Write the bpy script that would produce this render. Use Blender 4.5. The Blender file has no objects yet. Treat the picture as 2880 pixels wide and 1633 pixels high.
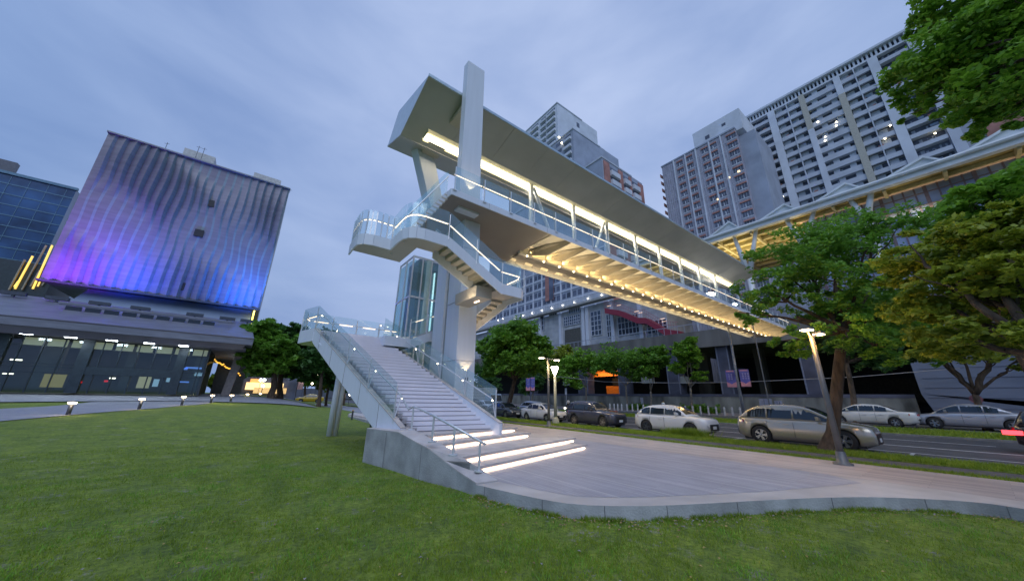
import bpy, bmesh, math, random
import numpy as np
from mathutils import Vector, Matrix
random.seed(7); RNG = np.random.default_rng(7)
SC = bpy.context.scene; COL = SC.collection
R = math.radians
# ------------------------------------------------------------------ camera
CAMZ = 1.9
F_, CX, CY = 950.0, 1440.0, 816.5
_roll = math.atan(0.02); _pitch = math.atan(303.5*math.cos(_roll)/F_)
def _basis(az):
    f = np.array([math.cos(az)*math.cos(_pitch), math.sin(az)*math.cos(_pitch), math.sin(_pitch)])
    r = np.array([math.sin(az), -math.cos(az), 0.0]); u = np.cross(r, f)
    return f, r*math.cos(_roll)+u*math.sin(_roll), -r*math.sin(_roll)+u*math.cos(_roll)
_f, _r, _u = _basis(R(53.0553))
CAM = np.array([0, 0, CAMZ])
cam = bpy.data.cameras.new('camera'); co = bpy.data.objects.new('camera', cam); COL.objects.link(co)
cam.sensor_width = 36.0; cam.lens = 36.0*F_/2880.0; cam.clip_start = 0.1; cam.clip_end = 5000
co.matrix_world = Matrix(((_r[0], _u[0], -_f[0], 0), (_r[1], _u[1], -_f[1], 0), (_r[2], _u[2], -_f[2], CAMZ), (0, 0, 0, 1)))
SC.camera = co
# ------------------------------------------------------------------ sky, sun, exposure
SC.view_settings.view_transform = 'Standard'; SC.view_settings.look = 'None'
SC.view_settings.exposure = 0.22; SC.view_settings.gamma = 1.0
w = bpy.data.worlds.new('World'); SC.world = w; w.use_nodes = True
nt = w.node_tree; nt.nodes.clear()
def nd(t, **k):
    n = nt.nodes.new(t)
    for a, b in k.items():
        if a in n.inputs: n.inputs[a].default_value = b
        else: setattr(n, a, b)
    return n
SUN_EL, SUN_AZ = R(2.0), R(235.0)
tc = nd('ShaderNodeTexCoord')
sky = nd('ShaderNodeTexSky', sky_type='NISHITA'); sky.sun_disc = False
sky.sun_elevation = SUN_EL; sky.sun_rotation = math.pi/2 - SUN_AZ; sky.ozone_density = 4.0
mp = nd('ShaderNodeMapping'); mp.inputs['Scale'].default_value = (1.0, 1.0, 2.4); mp.inputs['Rotation'].default_value = (0.2, 0.5, 0.9)
n1 = nd('ShaderNodeTexNoise'); n1.inputs['Scale'].default_value = 2.7; n1.inputs['Detail'].default_value = 5; n1.inputs['Roughness'].default_value = .5; n1.inputs['Distortion'].default_value = .3
cr = nd('ShaderNodeValToRGB')
e = cr.color_ramp.elements
e[0].position = .30; e[0].color = (.29, .39, .65, 1); e[1].position = .74; e[1].color = (.48, .575, .82, 1)
L = nt.links.new
L(tc.outputs['Generated'], mp.inputs['Vector']); L(mp.outputs[0], n1.inputs['Vector']); L(n1.outputs['Fac'], cr.inputs['Fac'])
# overcast deck is darker and bluer away from the bright middle of the sky
nrm = nd('ShaderNodeVectorMath', operation='DOT_PRODUCT'); nrm.inputs[1].default_value = Vector((.55, .62, .56)).normalized()
L(tc.outputs['Generated'], nrm.inputs[0])
mr = nd('ShaderNodeMapRange'); mr.inputs['From Min'].default_value = .35; mr.inputs['From Max'].default_value = .98
L(nrm.outputs['Value'], mr.inputs['Value'])
mx0 = nd('ShaderNodeMixRGB', blend_type='MULTIPLY'); mx0.inputs['Fac'].default_value = 1
cr2 = nd('ShaderNodeValToRGB'); e = cr2.color_ramp.elements
e[0].position = 0; e[0].color = (.38, .54, .72, 1); e[1].position = 1; e[1].color = (1.0, 1.0, 1.0, 1)
L(mr.outputs[0], cr2.inputs['Fac']); L(cr.outputs[0], mx0.inputs[1]); L(cr2.outputs[0], mx0.inputs[2])
bg1 = nd('ShaderNodeBackground'); bg1.inputs['Strength'].default_value = .90; L(mx0.outputs[0], bg1.inputs[0])
bg2 = nd('ShaderNodeBackground'); bg2.inputs['Strength'].default_value = .05; sky.air_density = 2.0; sky.dust_density = 4.0; L(sky.outputs[0], bg2.inputs[0])
ad = nd('ShaderNodeAddShader'); L(bg1.outputs[0], ad.inputs[0]); L(bg2.outputs[0], ad.inputs[1])
out = nd('ShaderNodeOutputWorld'); L(ad.outputs[0], out.inputs['Surface'])
sun = bpy.data.lights.new('sun', 'SUN'); sun.energy = 1.35; sun.angle = R(60); sun.color = (.82, .88, 1.0)
so = bpy.data.objects.new('sun', sun); COL.objects.link(so)
so.rotation_euler = Vector((-math.cos(SUN_AZ)*math.cos(R(50)), -math.sin(SUN_AZ)*math.cos(R(50)), -math.sin(R(50)))).to_track_quat('-Z', 'Y').to_euler()
# ------------------------------------------------------------------ photo measurement helpers (pixels of the 2880x1633 photo -> world points)
def ray(x, y):
    v = _f*F_+_r*(x-CX)+_u*(CY-y); return v/np.linalg.norm(v)
def AZ(x, y, z=0.0):
    v = ray(x, y); return Vector(CAM+v*((z-CAMZ)/v[2]))
def AX(x, y, X):
    v = ray(x, y); return Vector(CAM+v*(X/v[0]))
def AY(x, y, Y):
    v = ray(x, y); return Vector(CAM+v*(Y/v[1]))
def AD(x, y, D):
    v = ray(x, y); return Vector(CAM+v*(D/math.hypot(v[0], v[1])))
def VH(x, y, P):
    v = ray(x, y); t = (v[0]*P[0]+v[1]*P[1])/(v[0]**2+v[1]**2); return CAMZ+t*v[2]
def sm(t):
    t = np.clip(t, 0, 1); return t*t*(3-2*t)
def T(x, y):
    d = np.hypot(x, y); az = np.degrees(np.arctan2(y, x))
    az = np.where(az < -90, az+360, az)
    return -.15+.70*sm((d-12)/25)*sm((az-73)/14)+1.15*sm((y-44)/28)*sm((az-80)/10)
def AT(x, y, dz=0.0):
    z = 0.2
    for _ in range(12):
        p = AZ(x, y, min(z, CAMZ-.06)); z = .5*z+.5*(float(T(p.x, p.y))+dz)
    return p
# ------------------------------------------------------------------ object helpers
def tag(o, label=None, cat=None, group=None, kind=None):
    if label: o['label'] = label
    if cat: o['category'] = cat
    if group: o['group'] = group
    if kind: o['kind'] = kind
    return o
def empty(name, loc, label, cat, group=None):
    o = bpy.data.objects.new(name, None); COL.objects.link(o); o.location = loc
    o.empty_display_size = .2
    return tag(o, label, cat, group)
def V(*a): return Vector(a)
class MB:
    def __init__(s): s.v = []; s.f = []; s.m = []
    def face(s, pts, mi=0):
        n = len(s.v); s.v += [tuple(p) for p in pts]; s.f.append(tuple(range(n, n+len(pts)))); s.m.append(mi)
    def box(s, a, b, mi=0):
        x0, y0, z0 = a; x1, y1, z1 = b; n = len(s.v)
        s.v += [(x0, y0, z0), (x1, y0, z0), (x1, y1, z0), (x0, y1, z0), (x0, y0, z1), (x1, y0, z1), (x1, y1, z1), (x0, y1, z1)]
        for q in ((0, 3, 2, 1), (4, 5, 6, 7), (0, 1, 5, 4), (1, 2, 6, 5), (2, 3, 7, 6), (3, 0, 4, 7)):
            s.f.append(tuple(n+i for i in q)); s.m.append(mi)
    def hexa(s, p, mi=0):
        n = len(s.v); s.v += [tuple(q) for q in p]
        for q in ((0, 3, 2, 1), (4, 5, 6, 7), (0, 1, 5, 4), (1, 2, 6, 5), (2, 3, 7, 6), (3, 0, 4, 7)):
            s.f.append(tuple(n+i for i in q)); s.m.append(mi)
    def bar(s, p, q, wd, h, mi=0, up=V(0, 0, 1)):
        p = Vector(p); q = Vector(q); d = (q-p).normalized(); sd = d.cross(up)
        if sd.length < 1e-4: sd = d.cross(V(1, 0, 0))
        sd.normalize(); u = sd.cross(d).normalized(); a = sd*wd/2; b = u*h/2
        s.hexa([p-a-b, p+a-b, q+a-b, q-a-b, p-a+b, p+a+b, q+a+b, q-a+b], mi)
    def tube(s, pts, r, n=8, mi=0, cap=True):
        pts = [Vector(p) for p in pts]; rs = r if isinstance(r, (list, tuple)) else [r]*len(pts)
        base = len(s.v); prev = None
        for i, p in enumerate(pts):
            d = (pts[min(i+1, len(pts)-1)]-pts[max(i-1, 0)]).normalized()
            if prev is None:
                a = d.cross(V(0, 0, 1));
                if a.length < .05: a = d.cross(V(1, 0, 0))
            else: a = prev-d*prev.dot(d)
            a.normalize(); prev = a; b = d.cross(a)
            for k in range(n):
                t = 2*math.pi*k/n; s.v.append(tuple(p+(a*math.cos(t)+b*math.sin(t))*rs[i]))
        for i in range(len(pts)-1):
            for k in range(n):
                k2 = (k+1) % n; s.f.append((base+i*n+k, base+i*n+k2, base+(i+1)*n+k2, base+(i+1)*n+k)); s.m.append(mi)
        if cap:
            s.f.append(tuple(base+k for k in range(n))[::-1]); s.m.append(mi)
            s.f.append(tuple(base+(len(pts)-1)*n+k for k in range(n))); s.m.append(mi)
    def lathe(s, prof, c=(0, 0, 0), n=16, axis='z', mi=0):
        base = len(s.v)
        for (r, h) in prof:
            for k in range(n):
                t = 2*math.pi*k/n; a, b = r*math.cos(t), r*math.sin(t)
                p = (a, b, h) if axis == 'z' else (a, h, b)
                s.v.append((c[0]+p[0], c[1]+p[1], c[2]+p[2]))
        for i in range(len(prof)-1):
            for k in range(n):
                k2 = (k+1) % n; q = (base+i*n+k, base+i*n+k2, base+(i+1)*n+k2, base+(i+1)*n+k)
                s.f.append(q); s.m.append(mi)
    def prism(s, poly, dv, mi=0):
        dv = Vector(dv); n = len(poly); b = len(s.v)
        s.v += [tuple(Vector(p)) for p in poly]+[tuple(Vector(p)+dv) for p in poly]
        s.f.append(tuple(range(b, b+n))[::-1]); s.m.append(mi); s.f.append(tuple(range(b+n, b+2*n))); s.m.append(mi)
        for i in range(n):
            j = (i+1) % n; s.f.append((b+i, b+j, b+n+j, b+n+i)); s.m.append(mi)
    def build(s, name, mats, parent=None, smooth=False, fix=True, loc=None):
        me = bpy.data.meshes.new(name)
        off = Vector((0, 0, 0))
        if parent is not None: off = Vector(parent_world(parent))
        if loc is not None: off = Vector(loc)
        me.from_pydata([(v[0]-off.x, v[1]-off.y, v[2]-off.z) for v in s.v], [], s.f)
        if not isinstance(mats, (list, tuple)): mats = [mats]
        for m in mats: me.materials.append(m)
        me.polygons.foreach_set('material_index', s.m)
        if smooth: me.polygons.foreach_set('use_smooth', [True]*len(s.f))
        if fix:
            bm = bmesh.new(); bm.from_mesh(me); bmesh.ops.recalc_face_normals(bm, faces=bm.faces); bm.to_mesh(me); bm.free()
        me.update()
        o = bpy.data.objects.new(name, me); COL.objects.link(o)
        if parent is not None: o.parent = parent
        elif loc is not None: o.location = loc
        return o
def parent_world(o):
    p = Vector(o.location); q = o.parent
    while q is not None: p += Vector(q.location); q = q.parent
    return p
def single(name, mb, mats, label, cat, group=None, **k):
    # a thing that is one mesh; origin kept at world zero
    return tag(mb.build(name, mats, **k), label, cat, group)
def struct(name, mb, mats, **k):
    return tag(mb.build(name, mats, **k), kind='structure')
def copy_tree(o, loc, rz=None, label=None):
    def rec(s, par):
        c = s.copy(); COL.objects.link(c)
        if par is not None: c.parent = par
        for ch in s.children: rec(ch, c)
        return c
    c = rec(o, None); c.location = loc
    if rz is not None: c.rotation_euler.z = rz
    if label: c['label'] = label
    return c
def many(name, geoms, mats, parent, cap=90, smooth=False):
    """one mesh per item for the first (largest) ones, the rest as one stuff part"""
    rest = None
    for i, g in enumerate(geoms):
        if i < cap: g.build(name, mats, parent, smooth)
        else:
            if rest is None: rest = MB()
            n = len(rest.v); rest.v += g.v; rest.f += [tuple(n+k for k in q) for q in g.f]; rest.m += g.m
    if rest: tag(rest.build(name, mats, parent, smooth), kind='stuff')
# ------------------------------------------------------------------ materials
def mat(name, col, rough=.6, metal=0.0, var=.12, scale=3.0, bump=0.0, bscale=30.0, spec=.5, col2=None, tint=None, stretch=None, emit=None, es=0.0, detail=4):
    m = bpy.data.materials.new(name); m.use_nodes = True; t = m.node_tree; b = t.nodes['Principled BSDF']
    b.inputs['Roughness'].default_value = rough; b.inputs['Metallic'].default_value = metal
    b.inputs['Specular IOR Level'].default_value = spec
    g = t.nodes.new('ShaderNodeTexCoord'); mp = t.nodes.new('ShaderNodeMapping'); t.links.new(g.outputs['Object'], mp.inputs[0])
    if stretch: mp.inputs['Scale'].default_value = stretch
    n = t.nodes.new('ShaderNodeTexNoise'); n.inputs['Scale'].default_value = scale; n.inputs['Detail'].default_value = detail
    t.links.new(mp.outputs[0], n.inputs['Vector'])
    r = t.nodes.new('ShaderNodeValToRGB'); c = col; c2 = col2 or tuple(x*(1-var*2) for x in col)
    c1 = tuple(min(1, x*(1+var)) for x in col) if col2 is None else col
    r.color_ramp.elements[0].color = (*c2, 1); r.color_ramp.elements[1].color = (*c1, 1)
    r.color_ramp.elements[0].position = .3; r.color_ramp.elements[1].position = .7
    t.links.new(n.outputs['Fac'], r.inputs[0]); t.links.new(r.outputs[0], b.inputs['Base Color'])
    if bump:
        n2 = t.nodes.new('ShaderNodeTexNoise'); n2.inputs['Scale'].default_value = bscale; n2.inputs['Detail'].default_value = 3
        t.links.new(mp.outputs[0], n2.inputs['Vector'])
        bp = t.nodes.new('ShaderNodeBump'); bp.inputs['Strength'].default_value = bump; bp.inputs['Distance'].default_value = .05
        t.links.new(n2.outputs['Fac'], bp.inputs['Height']); t.links.new(bp.outputs[0], b.inputs['Normal'])
    if emit: b.inputs['Emission Color'].default_value = (*emit, 1); b.inputs['Emission Strength'].default_value = es
    return m
def emis(name, col, s):
    m = bpy.data.materials.new(name); m.use_nodes = True; b = m.node_tree.nodes['Principled BSDF']
    b.inputs['Base Color'].default_value = (*col, 1); b.inputs['Emission Color'].default_value = (*col, 1); b.inputs['Emission Strength'].default_value = s
    return m
def clear_glass(name, tint, refl=.25, body=.0, bcol=(.5, .6, .65), cap=.16):
    m = bpy.data.materials.new(name); m.use_nodes = True; t = m.node_tree; t.nodes.clear()
    tr = t.nodes.new('ShaderNodeBsdfTransparent'); tr.inputs[0].default_value = (*tint, 1)
    gl = t.nodes.new('ShaderNodeBsdfGlossy'); gl.inputs['Roughness'].default_value = .04; gl.inputs[0].default_value = (.85, .95, .97, 1)
    fr = t.nodes.new('ShaderNodeFresnel'); fr.inputs[0].default_value = 1.5
    mu = t.nodes.new('ShaderNodeMath'); mu.operation = 'MULTIPLY_ADD'; mu.inputs[1].default_value = .8; mu.inputs[2].default_value = refl*.15
    mx = t.nodes.new('ShaderNodeMixShader'); o = t.nodes.new('ShaderNodeOutputMaterial')
    mn = t.nodes.new('ShaderNodeMath'); mn.operation = 'MINIMUM'; mn.inputs[1].default_value = cap; t.links.new(fr.outputs[0], mu.inputs[0]); t.links.new(mu.outputs[0], mn.inputs[0]); t.links.new(mn.outputs[0], mx.inputs[0]); t.links.new(tr.outputs[0], mx.inputs[1]); t.links.new(gl.outputs[0], mx.inputs[2])
    last = mx
    if body:
        df = t.nodes.new('ShaderNodeBsdfDiffuse'); df.inputs[0].default_value = (*bcol, 1)
        m2 = t.nodes.new('ShaderNodeMixShader'); m2.inputs[0].default_value = body
        t.links.new(mx.outputs[0], m2.inputs[1]); t.links.new(df.outputs[0], m2.inputs[2]); last = m2
    t.links.new(last.outputs[0], o.inputs[0]); return m
M = {}
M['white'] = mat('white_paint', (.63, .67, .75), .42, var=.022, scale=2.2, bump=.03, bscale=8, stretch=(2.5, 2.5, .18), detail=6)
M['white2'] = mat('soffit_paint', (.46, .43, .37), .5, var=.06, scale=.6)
M['taupe'] = mat('taupe_panel', (.30, .265, .24), .5, var=.05, scale=.5)
M['roofgrey'] = mat('roof_soffit_panel', (.44, .44, .43), .5, var=.06, scale=.5)
M['roofedge'] = mat('roof_edge_metal', (.50, .58, .62), .3, .6, var=.05)
M['tread'] = mat('stair_tread', (.70, .68, .74), .6, var=.03, scale=1.5, bump=.05, bscale=60); M['riser'] = mat('stair_riser_shaded', (.40, .38, .41), .6, var=.04, scale=1.5)  # risers toned darker for the shade under the nosings
M['concrete'] = mat('fair_faced_concrete', (.36, .37, .37), .75, var=.16, scale=1.6, bump=.25, bscale=25)
M['concrete_top'] = mat('smooth_stone_cap', (.52, .47, .45), .6, var=.1, scale=2.2, bump=.1, bscale=50)
M['steel'] = mat('brushed_steel', (.70, .71, .73), .35, .45, var=.06, scale=20)
M['darksteel'] = mat('dark_steel', (.09, .10, .12), .35, .6, var=.1)
M['rail_led'] = emis('rail_strip_glow', (1.0, .72, .50), 2.6)
M['step_led'] = emis('step_strip_glow', (1.0, .80, .62), 5.0)
M['roof_led'] = emis('roof_cove_glow', (1.0, .90, .62), 4.5)
M['dot'] = emis('small_lamp_glow', (1.0, .88, .60), 9.0)
M['dot_white'] = emis('lamp_glow_white', (1.0, .93, .80), 12.0)
M['cool'] = emis('cool_lamp_glow', (.80, .92, 1.0), 14.0)
M['warmwin'] = emis('lit_window_glow', (1.0, .72, .38), 1.6)
M['bollardglow'] = emis('path_lamp_glow', (1.0, .78, .48), 8.0)
M['glass'] = clear_glass('railing_glass', (.935, .98, .98), .15, .035, (.62, .76, .76))
M['glass_dark'] = clear_glass('tinted_glass', (.32, .45, .52), .9)
M['asphalt'] = mat('asphalt', (.060, .062, .072), .75, var=.2, scale=1.2, bump=.3, bscale=120)
M['path_asphalt'] = mat('dark_path_paving', (.10, .095, .10), .8, var=.15, scale=2, bump=.3, bscale=80)
M['marking'] = mat('road_marking', (.50, .50, .52), .6, var=.2, scale=6)
M['kerb'] = mat('kerb_stone', (.24, .24, .24), .8, var=.15, scale=3)
M['bark'] = mat('bark', (.085, .06, .042), .9, var=.3, scale=6, bump=.8, bscale=18, stretch=(1, 1, .3))
M['bark_pale'] = mat('pale_bark', (.20, .18, .15), .9, var=.25, scale=6, bump=.5, bscale=18)
M['tyre'] = mat('tyre_rubber', (.018, .018, .02), .8, var=.1)
M['rim'] = mat('alloy_rim', (.45, .46, .48), .25, .9, var=.05)
M['carglass'] = mat('car_glass', (.015, .022, .03), .06, 0, var=.02, spec=.9)
M['black'] = mat('black_trim', (.015, .015, .017), .45, var=.05)
M['red_lens'] = mat('red_lens', (.35, .01, .015), .15, var=.05)
M['lens'] = mat('headlamp_lens', (.55, .58, .62), .08, .3, var=.05)
M['plate'] = mat('number_plate', (.6, .62, .62), .5, var=.02)
def leafmat(name, c1, c2, sc=1.2):
    m = bpy.data.materials.new(name); m.use_nodes = True; t = m.node_tree; b = t.nodes['Principled BSDF']
    g = t.nodes.new('ShaderNodeTexCoord'); n = t.nodes.new('ShaderNodeTexNoise'); n.inputs['Scale'].default_value = sc; n.inputs['Detail'].default_value = 6; n.inputs['Roughness'].default_value = .75
    t.links.new(g.outputs['Object'], n.inputs['Vector'])
    r = t.nodes.new('ShaderNodeValToRGB'); r.color_ramp.elements[0].position = .32; r.color_ramp.elements[1].position = .68
    r.color_ramp.elements[0].color = (*c2, 1); r.color_ramp.elements[1].color = (*c1, 1)
    t.links.new(n.outputs['Fac'], r.inputs[0]); t.links.new(r.outputs[0], b.inputs['Base Color'])
    b.inputs['Roughness'].default_value = .5
    tl = t.nodes.new('ShaderNodeBsdfTranslucent'); t.links.new(r.outputs[0], tl.inputs[0])
    mx = t.nodes.new('ShaderNodeMixShader'); mx.inputs[0].default_value = .42
    t.links.new(b.outputs[0], mx.inputs[1]); t.links.new(tl.outputs[0], mx.inputs[2])
    t.links.new(mx.outputs[0], t.nodes['Material Output'].inputs[0]); return m
M['leaf'] = leafmat('green_leaf', (.22, .44, .045), (.09, .22, .03))
M['leaf_yellow'] = leafmat('yellow_green_leaf', (.40, .46, .045), (.17, .25, .025))
M['leaf_dark'] = leafmat('dark_green_leaf', (.09, .23, .045), (.04, .11, .03))
M['leaf_bright'] = leafmat('bright_green_leaf', (.27, .50, .045), (.12, .27, .03))
# ================================================================== GROUND
def wmat(name, base, alt, pitch, axis='X', line=(.6, .6, .62), lw=.06, rough=.65, brick=None, bump=.15):
    """paving with joints / inlaid lines laid out in world metres"""
    m = bpy.data.materials.new(name); m.use_nodes = True; t = m.node_tree; b = t.nodes['Principled BSDF']; b.inputs['Roughness'].default_value = rough
    g = t.nodes.new('ShaderNodeNewGeometry'); mp = t.nodes.new('ShaderNodeMapping'); t.links.new(g.outputs['Position'], mp.inputs[0])
    mp.inputs['Rotation'].default_value = (0, 0, R(90) if axis == 'Y' else 0)
    bt = t.nodes.new('ShaderNodeTexBrick'); bt.inputs['Scale'].default_value = 1.0
    bw, rh, mo = brick or (1.2, .3, .006)
    bt.inputs['Brick Width'].default_value = bw; bt.inputs['Row Height'].default_value = rh; bt.inputs['Mortar Size'].default_value = mo
    bt.inputs['Color1'].default_value = (*base, 1); bt.inputs['Color2'].default_value = (*alt, 1); bt.inputs['Mortar'].default_value = (*[x*.55 for x in base], 1)
    t.links.new(mp.outputs[0], bt.inputs['Vector'])
    n = t.nodes.new('ShaderNodeTexNoise'); n.inputs['Scale'].default_value = 1.1; n.inputs['Detail'].default_value = 6; t.links.new(g.outputs['Position'], n.inputs['Vector'])
    mr = t.nodes.new('ShaderNodeMapRange'); mr.inputs['To Min'].default_value = .75; mr.inputs['To Max'].default_value = 1.2; t.links.new(n.outputs['Fac'], mr.inputs['Value'])
    mx = t.nodes.new('ShaderNodeMixRGB'); mx.blend_type = 'MULTIPLY'; mx.inputs[0].default_value = 1
    t.links.new(bt.outputs['Color'], mx.inputs[1]); t.links.new(mr.outputs[0], mx.inputs[2]); last = mx
    if pitch:
        sx = t.nodes.new('ShaderNodeSeparateXYZ'); t.links.new(g.outputs['Position'], sx.inputs[0])
        md = t.nodes.new('ShaderNodeMath'); md.operation = 'MODULO'; md.inputs[1].default_value = pitch; t.links.new(sx.outputs['X'], md.inputs[0])
        lt = t.nodes.new('ShaderNodeMath'); lt.operation = 'LESS_THAN'; lt.inputs[1].default_value = lw; t.links.new(md.outputs[0], lt.inputs[0])
        m2 = t.nodes.new('ShaderNodeMixRGB'); m2.inputs[2].default_value = (*line, 1); t.links.new(lt.outputs[0], m2.inputs[0]); t.links.new(last.outputs[0], m2.inputs[1]); last = m2
    t.links.new(last.outputs[0], b.inputs['Base Color'])
    n2 = t.nodes.new('ShaderNodeTexNoise'); n2.inputs['Scale'].default_value = 60; t.links.new(g.outputs['Position'], n2.inputs['Vector'])
    bp = t.nodes.new('ShaderNodeBump'); bp.inputs['Strength'].default_value = bump; bp.inputs['Distance'].default_value = .02; t.links.new(n2.outputs[0], bp.inputs['Height']); t.links.new(bp.outputs[0], b.inputs['Normal'])
    return m
M['plaza'] = mat('plaza_stone', (.50, .455, .43), .65, var=.10, scale=.9, bump=.12, bscale=40)
M['pink'] = wmat('plaza_striped_stone', (.50, .43, .40), (.36, .315, .31), 0, axis='Y', brick=(2.4, .19, .005))
M['inlay'] = wmat('plaza_blue_grey_pavers', (.39, .375, .41), (.32, .31, .35), 1.05, line=(.46, .44, .44), lw=.04, axis='Y', brick=(1.6, .105, .004))
M['pathstone'] = wmat('grey_path_paving', (.27, .28, .32), (.24, .25, .29), 0, brick=(.9, .45, .012))
M['sidewalk'] = wmat('far_sidewalk_paving', (.22, .19, .19), (.19, .17, .17), 0)
def grassmat():
    m = bpy.data.materials.new('lawn_turf'); m.use_nodes = True; t = m.node_tree; b = t.nodes['Principled BSDF']; b.inputs['Roughness'].default_value = .9
    g = t.nodes.new('ShaderNodeNewGeometry')
    def noise(s, d=6, r=.6):
        n = t.nodes.new('ShaderNodeTexNoise'); n.inputs['Scale'].default_value = s; n.inputs['Detail'].default_value = d; n.inputs['Roughness'].default_value = r
        t.links.new(g.outputs['Position'], n.inputs['Vector']); return n
    def ramp(n, p0, c0, p1, c1):
        r = t.nodes.new('ShaderNodeValToRGB'); r.color_ramp.elements[0].position = p0; r.color_ramp.elements[1].position = p1
        r.color_ramp.elements[0].color = (*c0, 1); r.color_ramp.elements[1].color = (*c1, 1); t.links.new(n.outputs['Fac'], r.inputs[0]); return r
    r1 = ramp(noise(1.4, 8, .72), .35, (.115, .185, .022), .68, (.26, .345, .032))
    r2 = ramp(noise(11, 6, .75), .38, (.35, .4, .35), .62, (1.15, 1.1, 1.0))
    mx = t.nodes.new('ShaderNodeMixRGB'); mx.blend_type = 'MULTIPLY'; mx.inputs[0].default_value = .8; t.links.new(r1.outputs[0], mx.inputs[1]); t.links.new(r2.outputs[0], mx.inputs[2])
    r3 = ramp(noise(1.5, 10, .85), .56, (0, 0, 0), .66, (1, 1, 1))
    m2 = t.nodes.new('ShaderNodeMixRGB'); t.links.new(r3.outputs[0], m2.inputs[0]); t.links.new(mx.outputs[0], m2.inputs[1]); m2.inputs[2].default_value = (.30, .27, .24, 1)
    t.links.new(m2.outputs[0], b.inputs['Base Color'])
    bp = t.nodes.new('ShaderNodeBump'); bp.inputs['Strength'].default_value = .9; bp.inputs['Distance'].default_value = .04; t.links.new(noise(26, 5, .8).outputs['Fac'], bp.inputs['Height']); t.links.new(bp.outputs[0], b.inputs['Normal'])
    return m
M['turf'] = grassmat()
rr = np.concatenate([[0.0], 1.2*1.085**np.arange(0, 88)]); aa = np.radians(np.arange(0, 360, 3.0))
mb = MB(); Rg, Ag = np.meshgrid(rr, aa, indexing='ij'); GX = Rg*np.cos(Ag); GY = Rg*np.sin(Ag)
def TT(x, y): return -.15+(T(x, y)+.15)*sm((17-x)/12)
GZ = TT(GX, GY)
mb.v = list(zip(GX.ravel().tolist(), GY.ravel().tolist(), GZ.ravel().tolist())); na = len(aa)
for i in range(len(rr)-1):
    for k in range(na):
        k2 = (k+1) % na; mb.f.append((i*na+k, i*na+k2, (i+1)*na+k2, (i+1)*na+k)); mb.m.append(0)
struct('lawn', mb, M['turf'], smooth=True, fix=False)
def sheet(name, pts, z, m, th=None):
    mb = MB(); p = [(q[0], q[1], z) for q in pts]
    if th: mb.prism([(q[0], q[1], z-th) for q in pts], (0, 0, th))
    else: mb.face(p)
    return struct(name, mb, m)
# plaza with its low retaining curb
curb = [AZ(x, y, .08) for x, y in [(1340, 1362), (1400, 1376), (1500, 1398), (1600, 1415), (1700, 1421), (1800, 1422), (1900, 1419), (2000, 1414), (2150, 1406), (2300, 1399), (2450, 1397), (2600, 1402), (2750, 1412), (2880, 1430)]]
curb = [(p.x, p.y) for p in curb]
def densify(pts, n=4):
    P = [np.array(p[:2], float) for p in pts]; o = []
    for i in range(len(P)-1):
        a = P[max(i-1, 0)]; b = P[i]; c = P[i+1]; d = P[min(i+2, len(P)-1)]
        for k in range(n):
            t = k/n; o.append(tuple(.5*((2*b)+(-a+c)*t+(2*a-5*b+4*c-d)*t*t+(-a+3*b-3*c+d)*t**3)))
    o.append(tuple(P[-1])); return o
curbS = densify(curb+[(12.1, -1.5), (11.9, -4), (11.9, -9), (12.5, -16)], 4)
plaza_poly = curbS+[(16.5, -16), (16.5, 36), (8.2, 36), (8.0, 12.2), (4.6, 12.2)]
pz = MB(); pz.prism([(q[0], q[1], -.28) for q in plaza_poly], (0, 0, .359)); struct('curb', pz, M['concrete'])
sheet('plaza', plaza_poly, .08, M['plaza'])
def offset(pts, d):
    o = []
    for i, p in enumerate(pts):
        a = np.array(pts[max(i-1, 0)]); b = np.array(pts[min(i+1, len(pts)-1)]); t = b-a; t /= np.linalg.norm(t); n = np.array([-t[1], t[0]])
        o.append(tuple(np.array(p)+n*d))
    return o
sgn = 1
inner = offset(curbS, .55*sgn)
inner = [p for p in inner if p[1] > .9 and p[0] > 4.0]
s4L = AZ(1362.5, 1329.2, .08); s4R = AZ(1651.5, 1262.5, .08)
sheet('plaza_inlay', [p for p in inner if p[0] < 9.5]+[(12.6, 2.2), (13.2, 3.0), (13.2, 13.5), (s4R.x+.3, s4R.y+.1), (s4R.x, s4R.y), (s4L.x+.15, s4L.y)], .084, M['inlay'])
sheet('plaza_striped_band', [(13.25, -14), (16.5, -14), (16.5, 34), (13.25, 34)], .084, M['pink'])
# road corridor running along +Y
sheet('road', [(20.6, -140), (36.2, -140), (36.2, 420), (20.6, 420)], .0, M['asphalt'])
sheet('side_lane', [(39.2, -140), (46.6, -140), (46.6, 300), (39.2, 300)], .35, M['asphalt'], .5)
g = MB(); g.box((16.5, -60, -.3), (17.2, 120, .07)); g.box((18.5, -60, -.3), (20.35, 120, .10)); struct('verge', g, M['turf'])
g = MB(); g.box((17.2, -60, -.3), (18.5, 120, .075)); struct('footpath', g, M['path_asphalt'])
g = MB(); g.box((20.35, -60, -.3), (20.6, 120, .12)); g.box((36.2, -60, -.3), (36.45, 160, .12)); g.box((39.0, -60, -.3), (39.2, 160, .40)); g.box((46.6, -60, -.3), (46.85, 160, .46)); struct('kerbs', g, M['kerb'])
g = MB(); g.hexa([(36.45, -60, -.3), (39, -60, -.3), (39, 160, -.3), (36.45, 160, -.3), (36.45, -60, .11), (39, -60, .38), (39, 160, .38), (36.45, 160, .11)]); struct('median', g, M['turf'])
g = MB(); g.box((46.85, -60, -.3), (60.2, 160, .44)); struct('pavement', g, M['sidewalk'])
g = MB()
g.box((26.9, -60, .0), (27.1, 160, .006)); 
for y in np.arange(-40, 150, 10.0): g.box((31.6, y, .0), (31.78, y+5, .006))
g.box((23.3, -60, .0), (23.42, 2.2, .006)); 
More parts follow.
